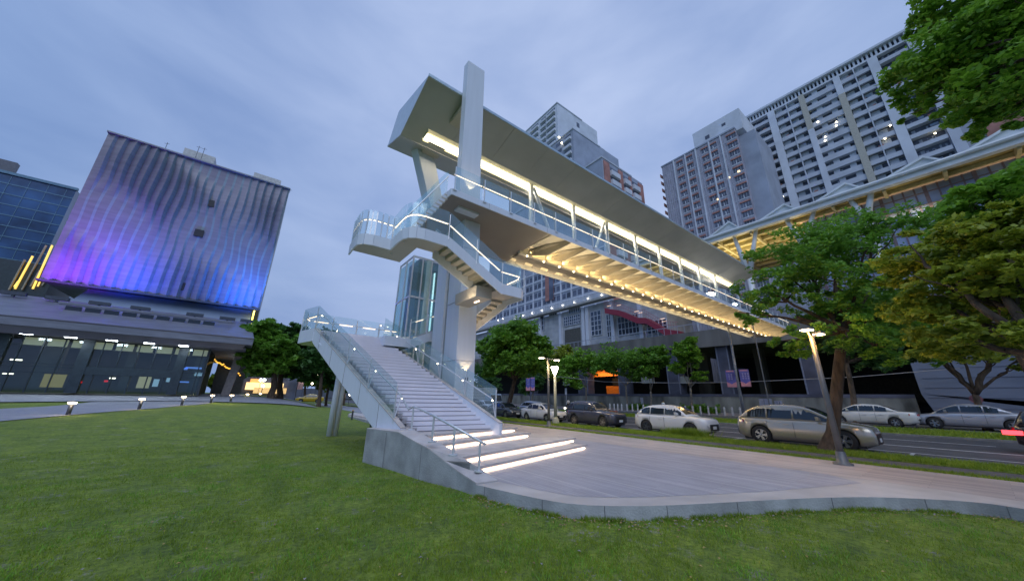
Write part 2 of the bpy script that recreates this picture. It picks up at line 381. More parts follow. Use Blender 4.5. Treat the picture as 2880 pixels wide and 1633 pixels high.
for y in np.arange(2.2, 60, 6.5): g.box((20.7, y-.06, .0), (23.3, y+.06, .006))
g.box((23.3, 2.2, .0), (23.42, 60, .006))
struct('road_markings', g, M['marking'])
# path, grass strip and forecourt on the left (ribbons following the ground)
def ribbon(name, near, far, m, dz, rows=8, sub=3):
    A = [AT(*p, 0) for p in near]; B = [AT(*p, 0) for p in far]
    A = densify([(p.x, p.y) for p in A], sub); B = densify([(p.x, p.y) for p in B], sub); mb = MB()
    n = len(A)
    for j in range(rows+1):
        t = j/rows
        for a, b in zip(A, B):
            x, y = a[0]*(1-t)+b[0]*t, a[1]*(1-t)+b[1]*t; mb.v.append((x, y, float(TT(x, y))+dz))
    for j in range(rows):
        for i in range(n-1): mb.f.append((j*n+i, j*n+i+1, (j+1)*n+i+1, (j+1)*n+i)); mb.m.append(0)
    return struct(name, mb, m, smooth=True)
ribbon('path', [(-700, 1250), (-300, 1216), (0, 1185), (193, 1168), (389, 1152), (508, 1141), (590, 1134), (729, 1122), (860, 1128), (1010, 1160), (1080, 1176)],
       [(-700, 1200), (-300, 1172), (0, 1150), (193, 1138), (389, 1124), (480, 1120), (590, 1117), (700, 1113), (860, 1118), (1010, 1136), (1080, 1146)], M['pathstone'], .03)
mb = MB(); gx = np.linspace(-95, 8, 60); gy = np.linspace(0, 1, 16)
for v_ in gy:
    for x in gx:
        yn = 46.5+7.0*float(sm((x+30)/26))-2*float(sm((x+6)/10)); y = yn+(63-yn)*v_; mb.v.append((float(x), float(y), float(TT(x, y))+.10))
for j in range(15):
    for i in range(59): mb.f.append((j*60+i, j*60+i+1, (j+1)*60+i+1, (j+1)*60+i)); mb.m.append(0)
struct('forecourt', mb, M['pathstone'], smooth=True)
# ================================================================== GRAND STAIR
ST = empty('grand_staircase', (0, 0, 0), 'broad white public staircase with lit lower steps climbing from the plaza to the first landing', 'staircase')
z0, z1 = .78, 4.75
strips = [((1220, 1238), (1453.4, 1213.6)), ((1254.2, 1264.2), (1491.2, 1228.4)), ((1317.9, 1301.3), (1618.8, 1242.9)), ((1362.5, 1329.2), (1651.5, 1262.5))]
BLs, BRs, TLs, TRs = AZ(1171, 1214, z0), AZ(1405, 1205, z0), AZ(903, 930, z1), AZ(1071, 951.5, z1)
for i, (l, r) in enumerate(strips):
    zb = .08+.175*(3-i); zt = zb+.175
    a, b = AZ(*l, zb), AZ(*r, zb); d = (b-a).normalized(); a2 = a-d*.25
    poly = [(a2.x, a2.y), (b.x+d.x*.06, b.y+d.y*.06), (BRs.x+.5-.1*i, BRs.y+.35), (BRs.x, BRs.y+.9), (BLs.x-.3, BLs.y+.8), (BLs.x-.35, BLs.y)]
    g = MB(); g.prism([(x, y, zt-.06) for x, y in poly], (0, 0, .06)); 
    n_ = V(-d.y, d.x, 0)
    g.prism([(x+n_.x*.10, y+n_.y*.10, zb) for x, y in poly], (0, 0, .115)); g.build('lit_step', M['concrete_top'], ST)
    g = MB(); q = a+V(0, 0, .045)+n_*.06; g.tube([q+d*.02, b+V(0, 0, .045)+n_*.06-d*.1], .026, 8); g.build('step_light_strip', M['step_led'], ST)
N = 27; h = (z1-z0)/N
for i in range(N):
    t0, t1 = i/N, (i+1)/N
    a, b, c, d = BLs.lerp(TLs, t0), BRs.lerp(TRs, t0), BRs.lerp(TRs, t1), BLs.lerp(TLs, t1)
    zt = z0+h*(i+1); g = MB(); n_ = (d-a).normalized(); n_.z = 0
    lo = [V(p.x, p.y, zt-h-.07) for p in (a, b, c, d)]; hi = [V(p.x, p.y, zt-.04) for p in (a, b, c, d)]
    g.hexa(lo+hi, 1)
    e0 = [V(p.x, p.y, zt-.11) for p in (a-n_*.035, b-n_*.035, c, d)]; g.hexa(e0+[p+V(0, 0, .11) for p in e0])
    g.build('step', [M['tread'], M['riser']], ST)
SLb, SLt = AZ(1128, 1205, .93), AZ(886, 922.5, 4.97)
SRb, SRt = AZ(1413, 1190, 1.0), AZ(1076, 950, 4.97)
def stringer(name, p, q, dep0, dep1, wd, side, cap):
    d = V(q.x-p.x, q.y-p.y, 0).normalized(); s = V(-d.y, d.x, 0)*side*wd
    g = MB(); g.hexa([p-V(0, 0, dep0), p-V(0, 0, dep0)+s, q-V(0, 0, dep1)+s, q-V(0, 0, dep1), p, p+s, q+s, q]); o = g.build(name, M['white'], ST)
    if cap:
        g = MB(); u = V(0, 0, .012); g.hexa([p-s*.1+u*.2, p+s*1.15+u*.2, q+s*1.15+u*.2, q-s*.1+u*.2, p-s*.1+u*3, p+s*1.15+u*3, q+s*1.15+u*3, q-s*.1+u*3]); g.build('stringer_cap', M['concrete_top'], ST)
    return o
depT = SLt.z-VH(878, 962, SLt)
stringer('stringer', SLb, SLt, .95, depT, .16, -1, True)
stringer('stringer', SRb, SRt, .75, depT, .16, 1, True)
g = MB(); nn = .30
for a, b in ((TLs, TRs),):
    p = [BLs-V(0, 0, .30), BRs-V(0, 0, .30), TRs-V(0, 0, .55), TLs-V(0, 0, .55)]
    g.hexa([q-V(0, 0, .08) for q in p]+p); g.build('soffit', M['white'], ST)
# landing 1
LA = AZ(886, 922.5, 4.97); LB = AZ(846, 931, 4.97)
bk = AZ(893, 905, 5.65); bk2 = AZ(1072, 929, 5.65)
LC = V(bk.x-.35, bk.y, 0); 
yb = (bk.y+bk2.y)/2
land = [(LA.x, LA.y), (LB.x, LB.y), (LB.x+.25, yb), (bk2.x+1.1, yb), (bk2.x+1.1, SRt.y-.1), (SRt.x, SRt.y-.1)]
g = MB(); g.prism([(x, y, 4.52) for x, y in land], (0, 0, .24)); g.build('landing', M['tread'], ST)
g = MB()
for i in range(3):
    a, b = land[i], land[i+1]; g.bar((a[0], a[1], 4.66), (b[0], b[1], 4.66), .07, .62)
g.prism([(x, y, 4.36) for x, y in land], (0, 0, .10)); g.build('landing_fascia', M['white'], ST)
for (fx, fy) in [(933, 1225)]:
    P = AT(fx, fy); g = MB()
    for k in (-1, 1): g.tube([(P.x+k*.13, P.y+k*.05, P.z-.1), (P.x+k*.13, P.y+k*.05, 3.4)], .15, 16)
    g.build('support_column', M['white'], ST, smooth=True)
def railing(pts, par, hg=1.1, sp=1.4, rail_h=.85, inset=0.0, lit=True, glassname='glass_panel', start_post=True, post=True, gap=.03, lit_gap=None, base=.02, glass_m='glass'):
    """glass balustrade along a polyline: panels, posts, handrail and its light strip"""
    pts = [Vector(p) for p in pts]; up = V(0, 0, 1)
    hr = MB(); led = MB()
    for k in range(len(pts)-1):
        a, b = pts[k], pts[k+1]; d = b-a; Ld = V(d.x, d.y, 0).length; n = max(1, round(Ld/sp)); s = V(-d.y, d.x, 0).normalized()*inset
        for i in range(n):
            p, q = a+d*(i/n), a+d*((i+1)/n); dd = (q-p)*(gap/max((q-p).length, .01)); p2, q2 = p+dd, q-dd
            g = MB(); w_ = V(-d.y, d.x, 0).normalized()*.010
            g.hexa([p2-w_+up*base, p2+w_+up*base, q2+w_+up*base, q2-w_+up*base, p2-w_+up*hg, p2+w_+up*hg, q2+w_+up*hg, q2-w_+up*hg])
            g.build(glassname, M[glass_m], par)
            if post:
                g = MB(); g.bar(p-up*.12, p+up*(hg*.93), .018, .05, up=d.normalized()); 
                g.tube([p+s*.1+up*.05, p+s+up*(rail_h-.12), p+s*1.3+up*rail_h], .022, 6); g.build('rail_post', M['steel'], par)
            if lit:
                m0, m1 = (.03, .97) if lit_gap is None else lit_gap
                led.tube([p.lerp(q, m0)+s*1.3+up*(rail_h-.032), p.lerp(q, m1)+s*1.3+up*(rail_h-.032)], .020, 6)
    hr.tube([p+V(0, 0, rail_h)+(V(0, 0, 0) if inset == 0 else V(-(pts[min(i+1, len(pts)-1)]-pts[max(i-1, 0)]).y, (pts[min(i+1, len(pts)-1)]-pts[max(i-1, 0)]).x, 0).normalized()*inset*1.3) for i, p in enumerate(pts)], .026, 8)
    hr.build('handrail', M['steel'], par)
    if lit: led.build('handrail_light_strip', M['rail_led'], par)
def glow_dots(pts, par, r=.03, name='rail_bracket_dot', m='dot'):
    for p in pts:
        g = MB(); g.lathe([(0, -r), (r*.8, -r*.6), (r, 0), (r*.8, r*.6), (0, r)], p, 8); g.build(name, M[m], par, smooth=True)
up = V(0, 0, 1)
gl_t = SLb.lerp(SLt, .06)
railing([gl_t, SLt], ST, hg=1.15, sp=1.65, rail_h=.72, inset=-.18, lit=False)
gr_t = SRb.lerp(SRt, .04)
railing([gr_t, SRt], ST, hg=1.15, sp=1.65, rail_h=.72, inset=.18, lit=False)
for (p, q, s_) in ((gl_t, SLt, -1), (gr_t, SRt, 1)):
    d = (q-p); s = V(-d.y, d.x, 0).normalized()*.22*s_; n = max(1, round(V(d.x, d.y, 0).length/1.65))
    glow_dots([p+d*(i/n)+s+up*.66 for i in range(n+1)], ST)  # small emissive dots at the bright handrail brackets
railing([(LA.x, LA.y, 4.95), (LB.x, LB.y, 4.95), (LB.x+.25, yb, 4.95), (bk2.x+1.1, yb, 4.95)], ST, hg=1.15, sp=1.2, rail_h=.72, inset=-.12, lit=True, lit_gap=(.25, .8))
# plinth (ramping concrete side wall) and its steel handrail
PL = empty('stair_plinth', (0, 0, 0), 'sloping grey concrete plinth with a tube handrail at the foot of the staircase', 'plinth')
pb = [(3.52, 12.73), (3.75, 11.09), (4.13, 8.96), (4.42, 8.0), (4.49, 7.2)]
ph = [.83, .87, .60, .24, .086]
top_in = [(5.0, 12.9), (4.95, 11.4), (4.9, 9.6), (4.72, 8.0), (4.62, 7.2)]
ph0 = [AZ(1032, 1205, .85), AZ(1120, 1216, .87)]
pts_o = [(ph0[0].x, ph0[0].y, .85), (ph0[1].x, ph0[1].y, .87)]+[(x, y, z) for (x, y), z in zip(pb[2:], ph[2:])]
pts_i = [(4.9, 12.9, .85), (5.0, 11.6, .87)]
for k, (l, r) in enumerate(strips):
    pass
inn = [AZ(1171, 1213, .90), AZ(1218, 1238, .76), AZ(1262, 1262, .60), AZ(1322, 1302, .42), AZ(1366, 1331, .24), AZ(1400, 1352, .088)]
outn = [pts_o[1], (4.03, 9.6, .70), (4.13, 8.96, .60), (4.30, 8.35, .38), (4.42, 7.9, .22), (4.49, 7.15, .088)]
g = MB()
A = [pts_o[0]]+outn; B = [(5.0, 13.2, .85)]+[tuple(p) for p in inn]
for i in range(len(A)-1):
    a, b, c, d = Vector(A[i]), Vector(A[i+1]), Vector(B[i+1]), Vector(B[i])
    g.hexa([V(p.x, p.y, -.35) for p in (a, b, c, d)]+[a, b, c, d])
g.build('plinth_body', M['concrete'], PL)
g = MB()
for i in range(len(A)-1):
    a, b, c, d = [Vector(p)+V(0, 0, .003) for p in (A[i], A[i+1], B[i+1], B[i])]
    g.hexa([a, b, c, d, a+V(0, 0, .022), b+V(0, 0, .022), c+V(0, 0, .022), d+V(0, 0, .022)])
g.build('plinth_cap', M['concrete_top'], PL)
posts = [((1157, 1209), (1165, 1144), .91), ((1215, 1243), (1220, 1171), .77), ((1274, 1281), (1281, 1203), .60), ((1347, 1326), (1352, 1243), .26)]
tops = []
for b, t, z in posts:
    P = AZ(*b, z); zt = VH(*t, P); tops.append(V(P.x, P.y, zt)); g = MB()
    g.tube([P, V(P.x, P.y, zt)], .028, 10); g.lathe([(.11, 0), (.11, .03), (0, .03)], (P.x, P.y, P.z), 16); g.build('rail_post', M['steel'], PL, smooth=False)
s_in = V(-(SLt-SLb).y, (SLt-SLb).x, 0).normalized()*-.23
g = MB(); g.tube([gl_t+s_in+up*.72+(SLb-SLt).normalized()*.0, gl_t+s_in+up*.55+(SLb-SLt).normalized()*.5, tops[0]+up*.02, tops[1]+up*.02, tops[2]+up*.02, tops[3]+up*.02, tops[3]+(tops[3]-tops[2])*.22+up*.02], .03, 10); g.build('handrail', M['steel'], PL, smooth=True)
# ================================================================== SWITCHBACK STAIR to the deck
SB = empty('switchback_staircase', (0, 0, 0), 'white upper staircase wrapping the mast, glass sided with glowing handrails, up to the bridge deck', 'staircase')
def flight_x(x0, z0, x1, z1, y0, y1, n, par, fas=.42, fas_sides=(0, 1)):
    g = MB(); dx = (x1-x0)/n; dz = (z1-z0)/n
    for i in range(n):
        xa, xb = x0+dx*i, x0+dx*(i+1); zt = z0+dz*(i+1)
        g.box((min(xa, xb), y0+.05, zt-.07), (max(xa, xb), y1-.05, zt)); g.box((min(xa, xa+dx*.12), y0+.05, zt-dz-.06), (max(xa, xa+dx*.12), y1-.05, zt-.07))
    g.build('steps', M['white2'], par)
    for k, y in enumerate((y0, y1)):
        if k in fas_sides:
            g = MB(); th = .06; ya, yb_ = (y-th/2, y+th/2)
            up_, lo = .06, fas
            g.hexa([(x0, ya, z0-lo), (x0, yb_, z0-lo), (x1, yb_, z1-lo), (x1, ya, z1-lo), (x0, ya, z0+up_), (x0, yb_, z0+up_), (x1, yb_, z1+up_), (x1, ya, z1+up_)]); g.build('stringer', M['white'], par)
def slab(poly, z, th, par, fas=.46, fm='white', closed=True, skip=()):
    g = MB(); g.prism([(x, y, z-th) for x, y in poly], (0, 0, th)); g.build('landing', M['white2'], par)
    g = MB(); n = len(poly)
    for i in range(n):
        if i in skip: continue
        a, b = poly[i], poly[(i+1) % n]; g.bar((a[0], a[1], z+.06-fas/2), (b[0], b[1], z+.06-fas/2), .06, fas)
    g.build('landing_fascia', M[fm], par)
zL2, zL3 = 6.60, 8.02
# flight 2A along +X behind the mast, mid landing, flight 2B back toward the near side, landing 2
x2a, z2a = bk2.x+1.0, 4.75; yA0, yA1 = 16.9, 18.4
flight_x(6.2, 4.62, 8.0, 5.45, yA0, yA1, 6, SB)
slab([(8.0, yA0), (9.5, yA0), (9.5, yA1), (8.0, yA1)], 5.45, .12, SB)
slab([(5.0, yA0), (6.2, yA0), (6.2, yA1), (5.0, yA1)], 4.66, .12, SB)
n = 9; g = MB(); ya, yb2 = yA0, 12.9; 
for i in range(n):
    y_a = ya+(yb2-ya)*i/n; y_b = ya+(yb2-ya)*(i+1)/n; zt = 5.45+(zL2-5.45)*(i+1)/n
    g.box((8.46, min(y_a, y_b), zt-.07), (9.40, max(y_a, y_b), zt)); g.box((8.46, y_a-.03, zt-.20), (9.40, y_a+.03, zt-.07))
g.build('steps', M['white2'], SB)
for x in (8.46, 9.43):
    g = MB(); g.hexa([(x-.03, ya, 5.05), (x+.03, ya, 5.05), (x+.03, yb2, zL2-.42), (x-.03, yb2, zL2-.42), (x-.03, ya, 5.51), (x+.03, ya, 5.51), (x+.03, yb2, zL2+.06), (x-.03, yb2, zL2+.06)]); g.build('stringer', M['white'], SB)
slab([(8.03, 11.43), (9.1, 11.43), (9.3, 11.55), (9.35, 11.8), (9.35, 12.9), (8.03, 12.9)], zL2, .14, SB, skip=(4, 5))
flight_x(8.03, zL2, 5.33, zL3, 11.43, 12.85, 9, SB)
L3 = [(5.33, 11.43), (4.35, 11.43), (4.05, 11.50), (3.82, 11.68), (3.70, 11.95), (3.66, 12.3), (3.66, 13.25), (2.95, 13.25), (2.62, 13.35), (2.45, 13.6), (2.42, 13.9), (2.42, 14.9), (4.6, 14.9), (4.6, 12.85), (5.33, 12.85)]
slab(L3, zL3, .16, SB, skip=(11, 12, 13, 14))
zz = .06
railing([(6.2, yA0-.0, 4.7), (8.0, yA0, 5.5), (9.45, yA0, 5.5)], SB, hg=1.1, sp=1.2, rail_h=.85, inset=.06, lit_gap=(.3, .75))
railing([(9.43, 16.9, 5.5), (9.40, 12.9, zL2+zz), (9.33, 11.8, zL2+zz), (9.1, 11.45, zL2+zz)], SB, hg=1.1, sp=1.4, rail_h=.62, inset=-.06)
railing([(9.1, 11.45, zL2+zz), (8.03, 11.43, zL2+zz), (5.33, 11.43, zL3+zz), (4.35, 11.43, zL3+zz), (4.05, 11.50, zL3+zz), (3.82, 11.68, zL3+zz), (3.70, 11.95, zL3+zz), (3.66, 12.3, zL3+zz), (3.66, 13.25, zL3+zz)], SB, hg=1.1, sp=2.8, rail_h=.60, inset=-.05, post=False)
railing([(3.66, 13.25, zL3+zz), (2.95, 13.25, zL3+zz), (2.62, 13.35, zL3+zz), (2.45, 13.6, zL3+zz), (2.42, 13.9, zL3+zz), (2.42, 14.9, zL3+zz)], SB, hg=1.1, sp=.22, rail_h=.70, inset=-.04, lit_gap=(.2, .7))
railing([(8.03, 12.85, zL2+zz), (5.33, 12.85, zL3+zz)], SB, hg=1.0, sp=1.4, rail_h=.8, inset=.05, lit=False, post=False)
for x, y, z in ((9.3, 11.5, zL2), (8.03, 11.43, zL2), (5.33, 11.43, zL3), (6.68, 11.43, (zL2+zL3)/2)):
    g = MB(); g.tube([(x, y-.04, z-.1), (x, y-.04, z+1.02)], .018, 6); g.build('rail_post', M['steel'], SB)
# flight 4, steep last flight up to the deck end
P4 = [V(3.95, 12.55, 8.02), V(5.70, 12.75, 10.86)]
g = MB(); n = 13
for i in range(n):
    a, b = P4[0].lerp(P4[1], i/n), P4[0].lerp(P4[1], (i+1)/n); wv = V(-.02, 1.5, 0)
    g.hexa([a+V(0, 0, .14), a+V(.3, 0, .14), a+V(.3, 0, .14)+wv, a+V(0, 0, .14)+wv, a+V(0, 0, .21), a+V(.3, 0, .21), a+V(.3, 0, .21)+wv, a+V(0, 0, .21)+wv])
g.build('steps', M['white2'], SB)
for k in (0, 1):
    o = V(-.02, 1.5, 0)*k; g = MB(); g.hexa([P4[0]+o-up*.25, P4[0]+o+V(0, .06, -.25), P4[1]+o+V(0, .06, -.25), P4[1]+o-up*.25, P4[0]+o+up*.2, P4[0]+o+V(0, .06, .2), P4[1]+o+V(0, .06, .2), P4[1]+o+up*.2]); g.build('stringer', M['white'], SB)
    railing([P4[0]+o+up*.2, P4[1]+o+up*.2], SB, hg=1.15, sp=1.0, rail_h=.8, lit=False, post=False)
# bracket and soffit lights
g = MB(); g.box((7.1, 12.0, 6.05), (7.9, 13.9, 6.55)); g.build('bracket', M['white2'], SB)
g = MB(); g.box((8.2, 15.6, 4.85), (9.2, 15.75, 4.9)); g.box((7.55, 12.5, 6.0), (7.6, 12.9, 6.05)); g.build('soffit_lamp', M['rail_led'], SB)
def area(name, loc, size, sy, power, col, direction, par=None, spread=None):
    l = bpy.data.lights.new(name, 'AREA'); l.shape = 'RECTANGLE'; l.size = size; l.size_y = sy; l.energy = power; l.color = col
    if spread: l.spread = spread
    o = bpy.data.objects.new(name, l); COL.objects.link(o); o.location = loc
    q = Vector(direction).to_track_quat('-Z', 'Y'); o.rotation_euler = q.to_euler()
    if par is not None: o.parent = par; o.location = Vector(loc)-parent_world(par)
    return o
def point(name, loc, power, col, r=.1, par=None, spot=None, direction=None, blend=.6):
    l = bpy.data.lights.new(name, 'SPOT' if spot else 'POINT'); l.energy = power; l.color = col; l.shadow_soft_size = r
    o = bpy.data.objects.new(name, l); COL.objects.link(o); o.location = loc
    if spot: l.spot_size = R(spot); l.spot_blend = blend; o.rotation_euler = Vector(direction).to_track_quat('-Z', 'Y').to_euler()
    if par is not None: o.parent = par; o.location = Vector(loc)-parent_world(par)
    return o
point('landing_lamp', (8.7, 14.6, 4.2), 55, (1, .74, .45), .1, SB)
point('landing_lamp', (6.6, 12.3, 6.0), 22, (1, .78, .5), .1, SB)
# ================================================================== FOOTBRIDGE
FB = empty('footbridge', (0, 0, 0), 'long white covered footbridge with warm lit underside crossing the road to the station', 'footbridge')
X0, X1 = 5.78, 55.0; YN, YF = 12.4, 17.2; ZD = 11.0
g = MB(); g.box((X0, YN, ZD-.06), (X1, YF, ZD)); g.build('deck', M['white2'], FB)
g = MB(); g.box((X0-.02, YN-.05, ZD-.30), (X1, YN, ZD+.02)); g.box((X0-.02, YF, ZD-.42), (X1, YF+.06, ZD+.02)); g.box((X0-.07, YN, ZD-.30), (X0-.02, YF, ZD+.02)); g.build('deck_edge_beam', M['white'], FB)
g = MB(); g.face([(X0, YN+.02, ZD-.28), (11.8, YN+.02, ZD-.28), (12.3, YF-.1, ZD-.40), (X0, YF-.1, ZD-.40)]); g.face([(11.8, YN+.02, ZD-.28), (12.3, YF-.1, ZD-.40), (12.3, YF-.1, ZD-.07), (11.8, YN+.02, ZD-.07)]); g.build('end_soffit_panel', M['taupe'], FB)
g = MB(); g.box((7.9, 15.0, ZD-.38), (8.0, 15.5, ZD-.345)); g.build('soffit_lamp', M['rail_led'], FB)
# underside: slanted diamond fins over a warm lit trough, longitudinal beams
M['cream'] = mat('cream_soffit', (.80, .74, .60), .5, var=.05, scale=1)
g = MB(); g.box((12.3, YN+.03, ZD-.12), (X1, YF-.05, ZD-.07)); g.build('underside_panel', M['cream'], FB)
k = 0; x = 12.6; fins = []
while x < X1-1:
    g = MB()
    yn, yf = YN+.05, 15.05
    # bent blade: thin at the near edge, deep and twisted in the middle
    a = [V(x+.95, yn, ZD-.13), V(x+1.0, yn, ZD-.30), V(x+.42, (yn+yf)/2, ZD-.80), V(x, yf, ZD-.50), V(x, yf, ZD-.13), V(x+.25, (yn+yf)/2, ZD-.13)]
    b = [p+V(.05, 0, 0) for p in a]; n0 = len(g.v); g.prism(a, V(.05, 0, 0))
    a2 = [V(x+.98, yn, ZD-.29), V(x+.42, (yn+yf)/2, ZD-.78), V(x+.95, (yn+yf)/2+.1, ZD-.20), V(x+1.25, yn, ZD-.16)]
    g.prism(a2, V(0, 0, .012)); a3 = [V(x+.42, (yn+yf)/2, ZD-.78), V(x+.02, yf, ZD-.49), V(x+.55, yf, ZD-.16), V(x+.95, (yn+yf)/2+.1, ZD-.20)]
    g.prism(a3, V(0, 0, .012)); fins.append(g); x += 1.42
many('underside_fin', fins, mat('fin_shaded_cream', (.42, .37, .29), .5, var=.05), FB)  # fins coloured darker than the panel, as shaded ribs between lit cells
g = MB(); g.box((11.9, 15.05, ZD-.52), (X1, 15.30, ZD-.10)); g.build('spine_beam', M['cream'], FB)
g = MB(); g.box((12.0, 15.32, ZD-.50), (X1, 16.05, ZD-.46)); g.build('service_tray', M['taupe'], FB)
g = MB(); x = 12.4
while x < X1-1:
    g.prism([(x, 16.05, ZD-.49), (x+.75, 16.05, ZD-.49), (x+1.05, 16.6, ZD-.47), (x+.3, 16.6, ZD-.47)], (0, 0, .03)); x += 1.42
g.build('tray_brackets', M['taupe'], FB)
dots = [V(12.51+1.415*i, 15.12, ZD-.56) for i in range(30)]
glow_dots(dots, FB, .05, 'underside_lamp')
for i in range(7):
    area('unseen_underlight', (15.4+6*i, 14.95, ZD-.34), 5.6, .12, 120, (1, .72, .34), (0, -1, .22), FB)
    area('unseen_underlight', (15.4+6*i, 16.9, ZD-.75), 5.6, .12, 26, (1, .74, .38), (0, -.35, 1), FB)
    area('unseen_underlight', (15.4+6*i, 13.4, ZD-1.35), 5.6, .5, 44, (1, .80, .48), (0, .05, 1), FB)  # added lamp below the fins to brighten the underside, no fixture there
# railings
zr = ZD
railing([(X0+.05, YN, zr-.05), (X1-1, YN, zr-.05)], FB, hg=1.35, sp=1.62, rail_h=.95, inset=.05, lit_gap=(.03, .97), post=False)
ps = []
for i in range(30):
    g = MB(); x = X0+.1+i*1.62; g.bar((x, YN-.03, zr-.3), (x, YN-.03, zr+1.25), .03, .05); g.box((x-.09, YN-.10, zr-.06), (x+.09, YN-.04, zr)); ps.append(g)
many('rail_post', ps, M['steel'], FB)
railing([(X0+.05, YF, zr-.05), (X1-1, YF, zr-.05)], FB, hg=1.35, sp=4.8, rail_h=.95, inset=-.05, lit=False, post=False)
# roof wing
RX0, RX1 = 4.46, 50.5
sec = [(13.6, 18.0), (17.41, 16.91), (20.2, 18.0), (18.67, 19.68)]
def S(i, x): return V(x, *sec[i])
def pan(name, i, j, m, x0=RX0, x1=RX1, off=0.0):
    g = MB(); a, b = V(0, *sec[i]), V(0, *sec[j]); nrm = (b-a).cross(V(1, 0, 0)).normalized()*.05
    g.hexa([S(i, x0)+nrm, S(j, x0)+nrm, S(j, x1)+nrm, S(i, x1)+nrm, S(i, x0), S(j, x0), S(j, x1), S(i, x1)]); return g.build(name, m, FB)
# near soffit split round the light cove
def mixsec(t): return (sec[0][0]+(sec[1][0]-sec[0][0])*t, sec[0][1]+(sec[1][1]-sec[0][1])*t)
g = MB(); nz = .05
def strip_panel(g, t0, t1, x0, x1, dz=0.0, th=.05):
    a, b = mixsec(t0), mixsec(t1); g.hexa([(x0, a[0], a[1]+dz), (x0, b[0], b[1]+dz), (x1, b[0], b[1]+dz), (x1, a[0], a[1]+dz), (x0, a[0], a[1]+dz+th), (x0, b[0], b[1]+dz+th), (x1, b[0], b[1]+dz+th), (x1, a[0], a[1]+dz+th)])
CT0, CT1, CX0 = .70, .93, RX0+1.25
for i in range(16):
    xa = RX0+(RX1-RX0)*i/16; xb = RX0+(RX1-RX0)*(i+1)/16; strip_panel(g, 0, CT0, xa+.008, xb-.008)
strip_panel(g, CT1, 1, RX0, RX1); strip_panel(g, CT0, CT1, RX0, CX0)
g.build('near_soffit', M['roofgrey'], FB)
g = MB(); strip_panel(g, CT0, CT1, CX0, RX1, .26, .02)
a, b = mixsec(CT0), mixsec(CT1)
for q in (a, b): g.box((CX0, q[0]-.01, q[1]), (RX1, q[0]+.01, q[1]+.27))
g.box((CX0-.02, a[0], b[1]), (CX0, b[0], a[1]+.2)); g.build('light_cove', mat('cove_paint', (.80, .76, .62), .5, var=.02), FB)
g = MB(); q = mixsec(CT1-.035); q0 = mixsec(CT1-.10)
g.hexa([(CX0, q0[0], q0[1]+.16), (CX0, q[0], q[1]+.02), (RX1, q[0], q[1]+.02), (RX1, q0[0], q0[1]+.16), (CX0, q0[0], q0[1]+.20), (CX0, q[0], q[1]+.06), (RX1, q[0], q[1]+.06), (RX1, q0[0], q0[1]+.20)]); g.build('cove_light_strip', M['roof_led'], FB)
for i in range(6): area('cove_light', (9+7.5*i, q[0]-.02, q[1]-.03), 7, .10, 70, (1, .86, .60), (0, -.1, -1), FB)
pan('far_soffit', 1, 2, M['roofgrey']); pan('roof_top', 3, 0, M['roofedge']); pan('roof_far_side', 2, 3, M['roofedge'])
g = MB(); g.prism([S(i, RX0-.012) for i in range(4)], (.01, 0, 0)); g.build('roof_end', M['roofedge'], FB)
g = MB(); g.box((RX0-.02, 13.52, 17.93), (RX1, 13.60, 18.10)); g.box((RX0-.02, 20.2, 17.95), (RX1, 20.27, 18.08)); g.build('eave_trim', M['roofedge'], FB)
# roof posts
px_posts = [14.26, 18.85, 23.2, 27.6, 31.9, 36.2, 40.6, 44.9]
for x in px_posts: g = MB(); g.tube([(x, 16.8, ZD), (x, 16.8, 17.3)], .17, 14); g.build('roof_post', M['white'], FB, smooth=True)
g = MB(); g.tube([(14.5, 16.8, 17.2), (17.6, 16.8, ZD)], .13, 12); g.build('roof_brace', M['white'], FB, smooth=True)
g = MB(); g.tube([(22.9, 16.8, 17.2), (20.0, 16.8, ZD)], .13, 12); g.build('roof_brace', M['white'], FB, smooth=True)
# inclined support at the far side
g = MB(); a0, a1 = V(8.0, 18.2, ZD-.3), V(5.72, 18.2, 17.45)
g.hexa([a0, a0+V(.9, 0, 0), a0+V(.9, .9, 0), a0+V(0, .9, 0), a1, a1+V(1.15, 0, 0), a1+V(1.15, .9, 0), a1+V(0, .9, 0)]); g.build('inclined_support', M['white'], FB)
g = MB(); g.box((6.1, 17.0, 17.0), (7.2, 18.2, 17.25)); g.build('support_head', M['white2'], FB)
# mast
MT = empty('bridge_mast', (0, 0, 0), 'tall white rectangular mast rising through the stairs past the bridge roof', 'mast')
g = MB(); g.hexa([(7.38, 13.9, -.1), (8.40, 13.9, -.1), (8.40, 15.18, -.1), (7.38, 15.18, -.1), (7.33, 13.9, ZD-.3), (8.25, 13.9, ZD-.3), (8.25, 15.18, ZD-.3), (7.33, 15.18, ZD-.3)]); g.build('lower_shaft', M['white'], MT)
g = MB(); g.box((7.42, 15.18, -.1), (8.2, 15.46, ZD-.31)); g.build('shadow_groove', M['concrete'], MT)
g = MB(); g.hexa([(7.31, 15.46, -.1), (8.40, 15.46, -.1), (8.40, 16.57, -.1), (7.31, 16.57, -.1), (7.27, 15.46, ZD-.4), (8.23, 15.46, ZD-.4), (8.23, 16.57, ZD-.4), (7.27, 16.57, ZD-.4)]); g.build('rear_shaft', M['white'], MT)
g = MB(); g.hexa([(6.46, 13.0, ZD-.4), (7.62, 13.0, ZD-.4), (7.62, 13.46, ZD-.4), (6.46, 13.46, ZD-.4), (6.38, 13.0, 20.0), (7.46, 13.0, 20.0), (7.46, 13.46, 20.0), (6.38, 13.46, 20.0)]); g.build('upper_blade', M['white'], MT)
g = MB(); g.box((6.55, 13.47, 17.3), (7.4, 15.2, 17.55)); g.build('roof_bracket', M['white2'], MT)
g = MB()
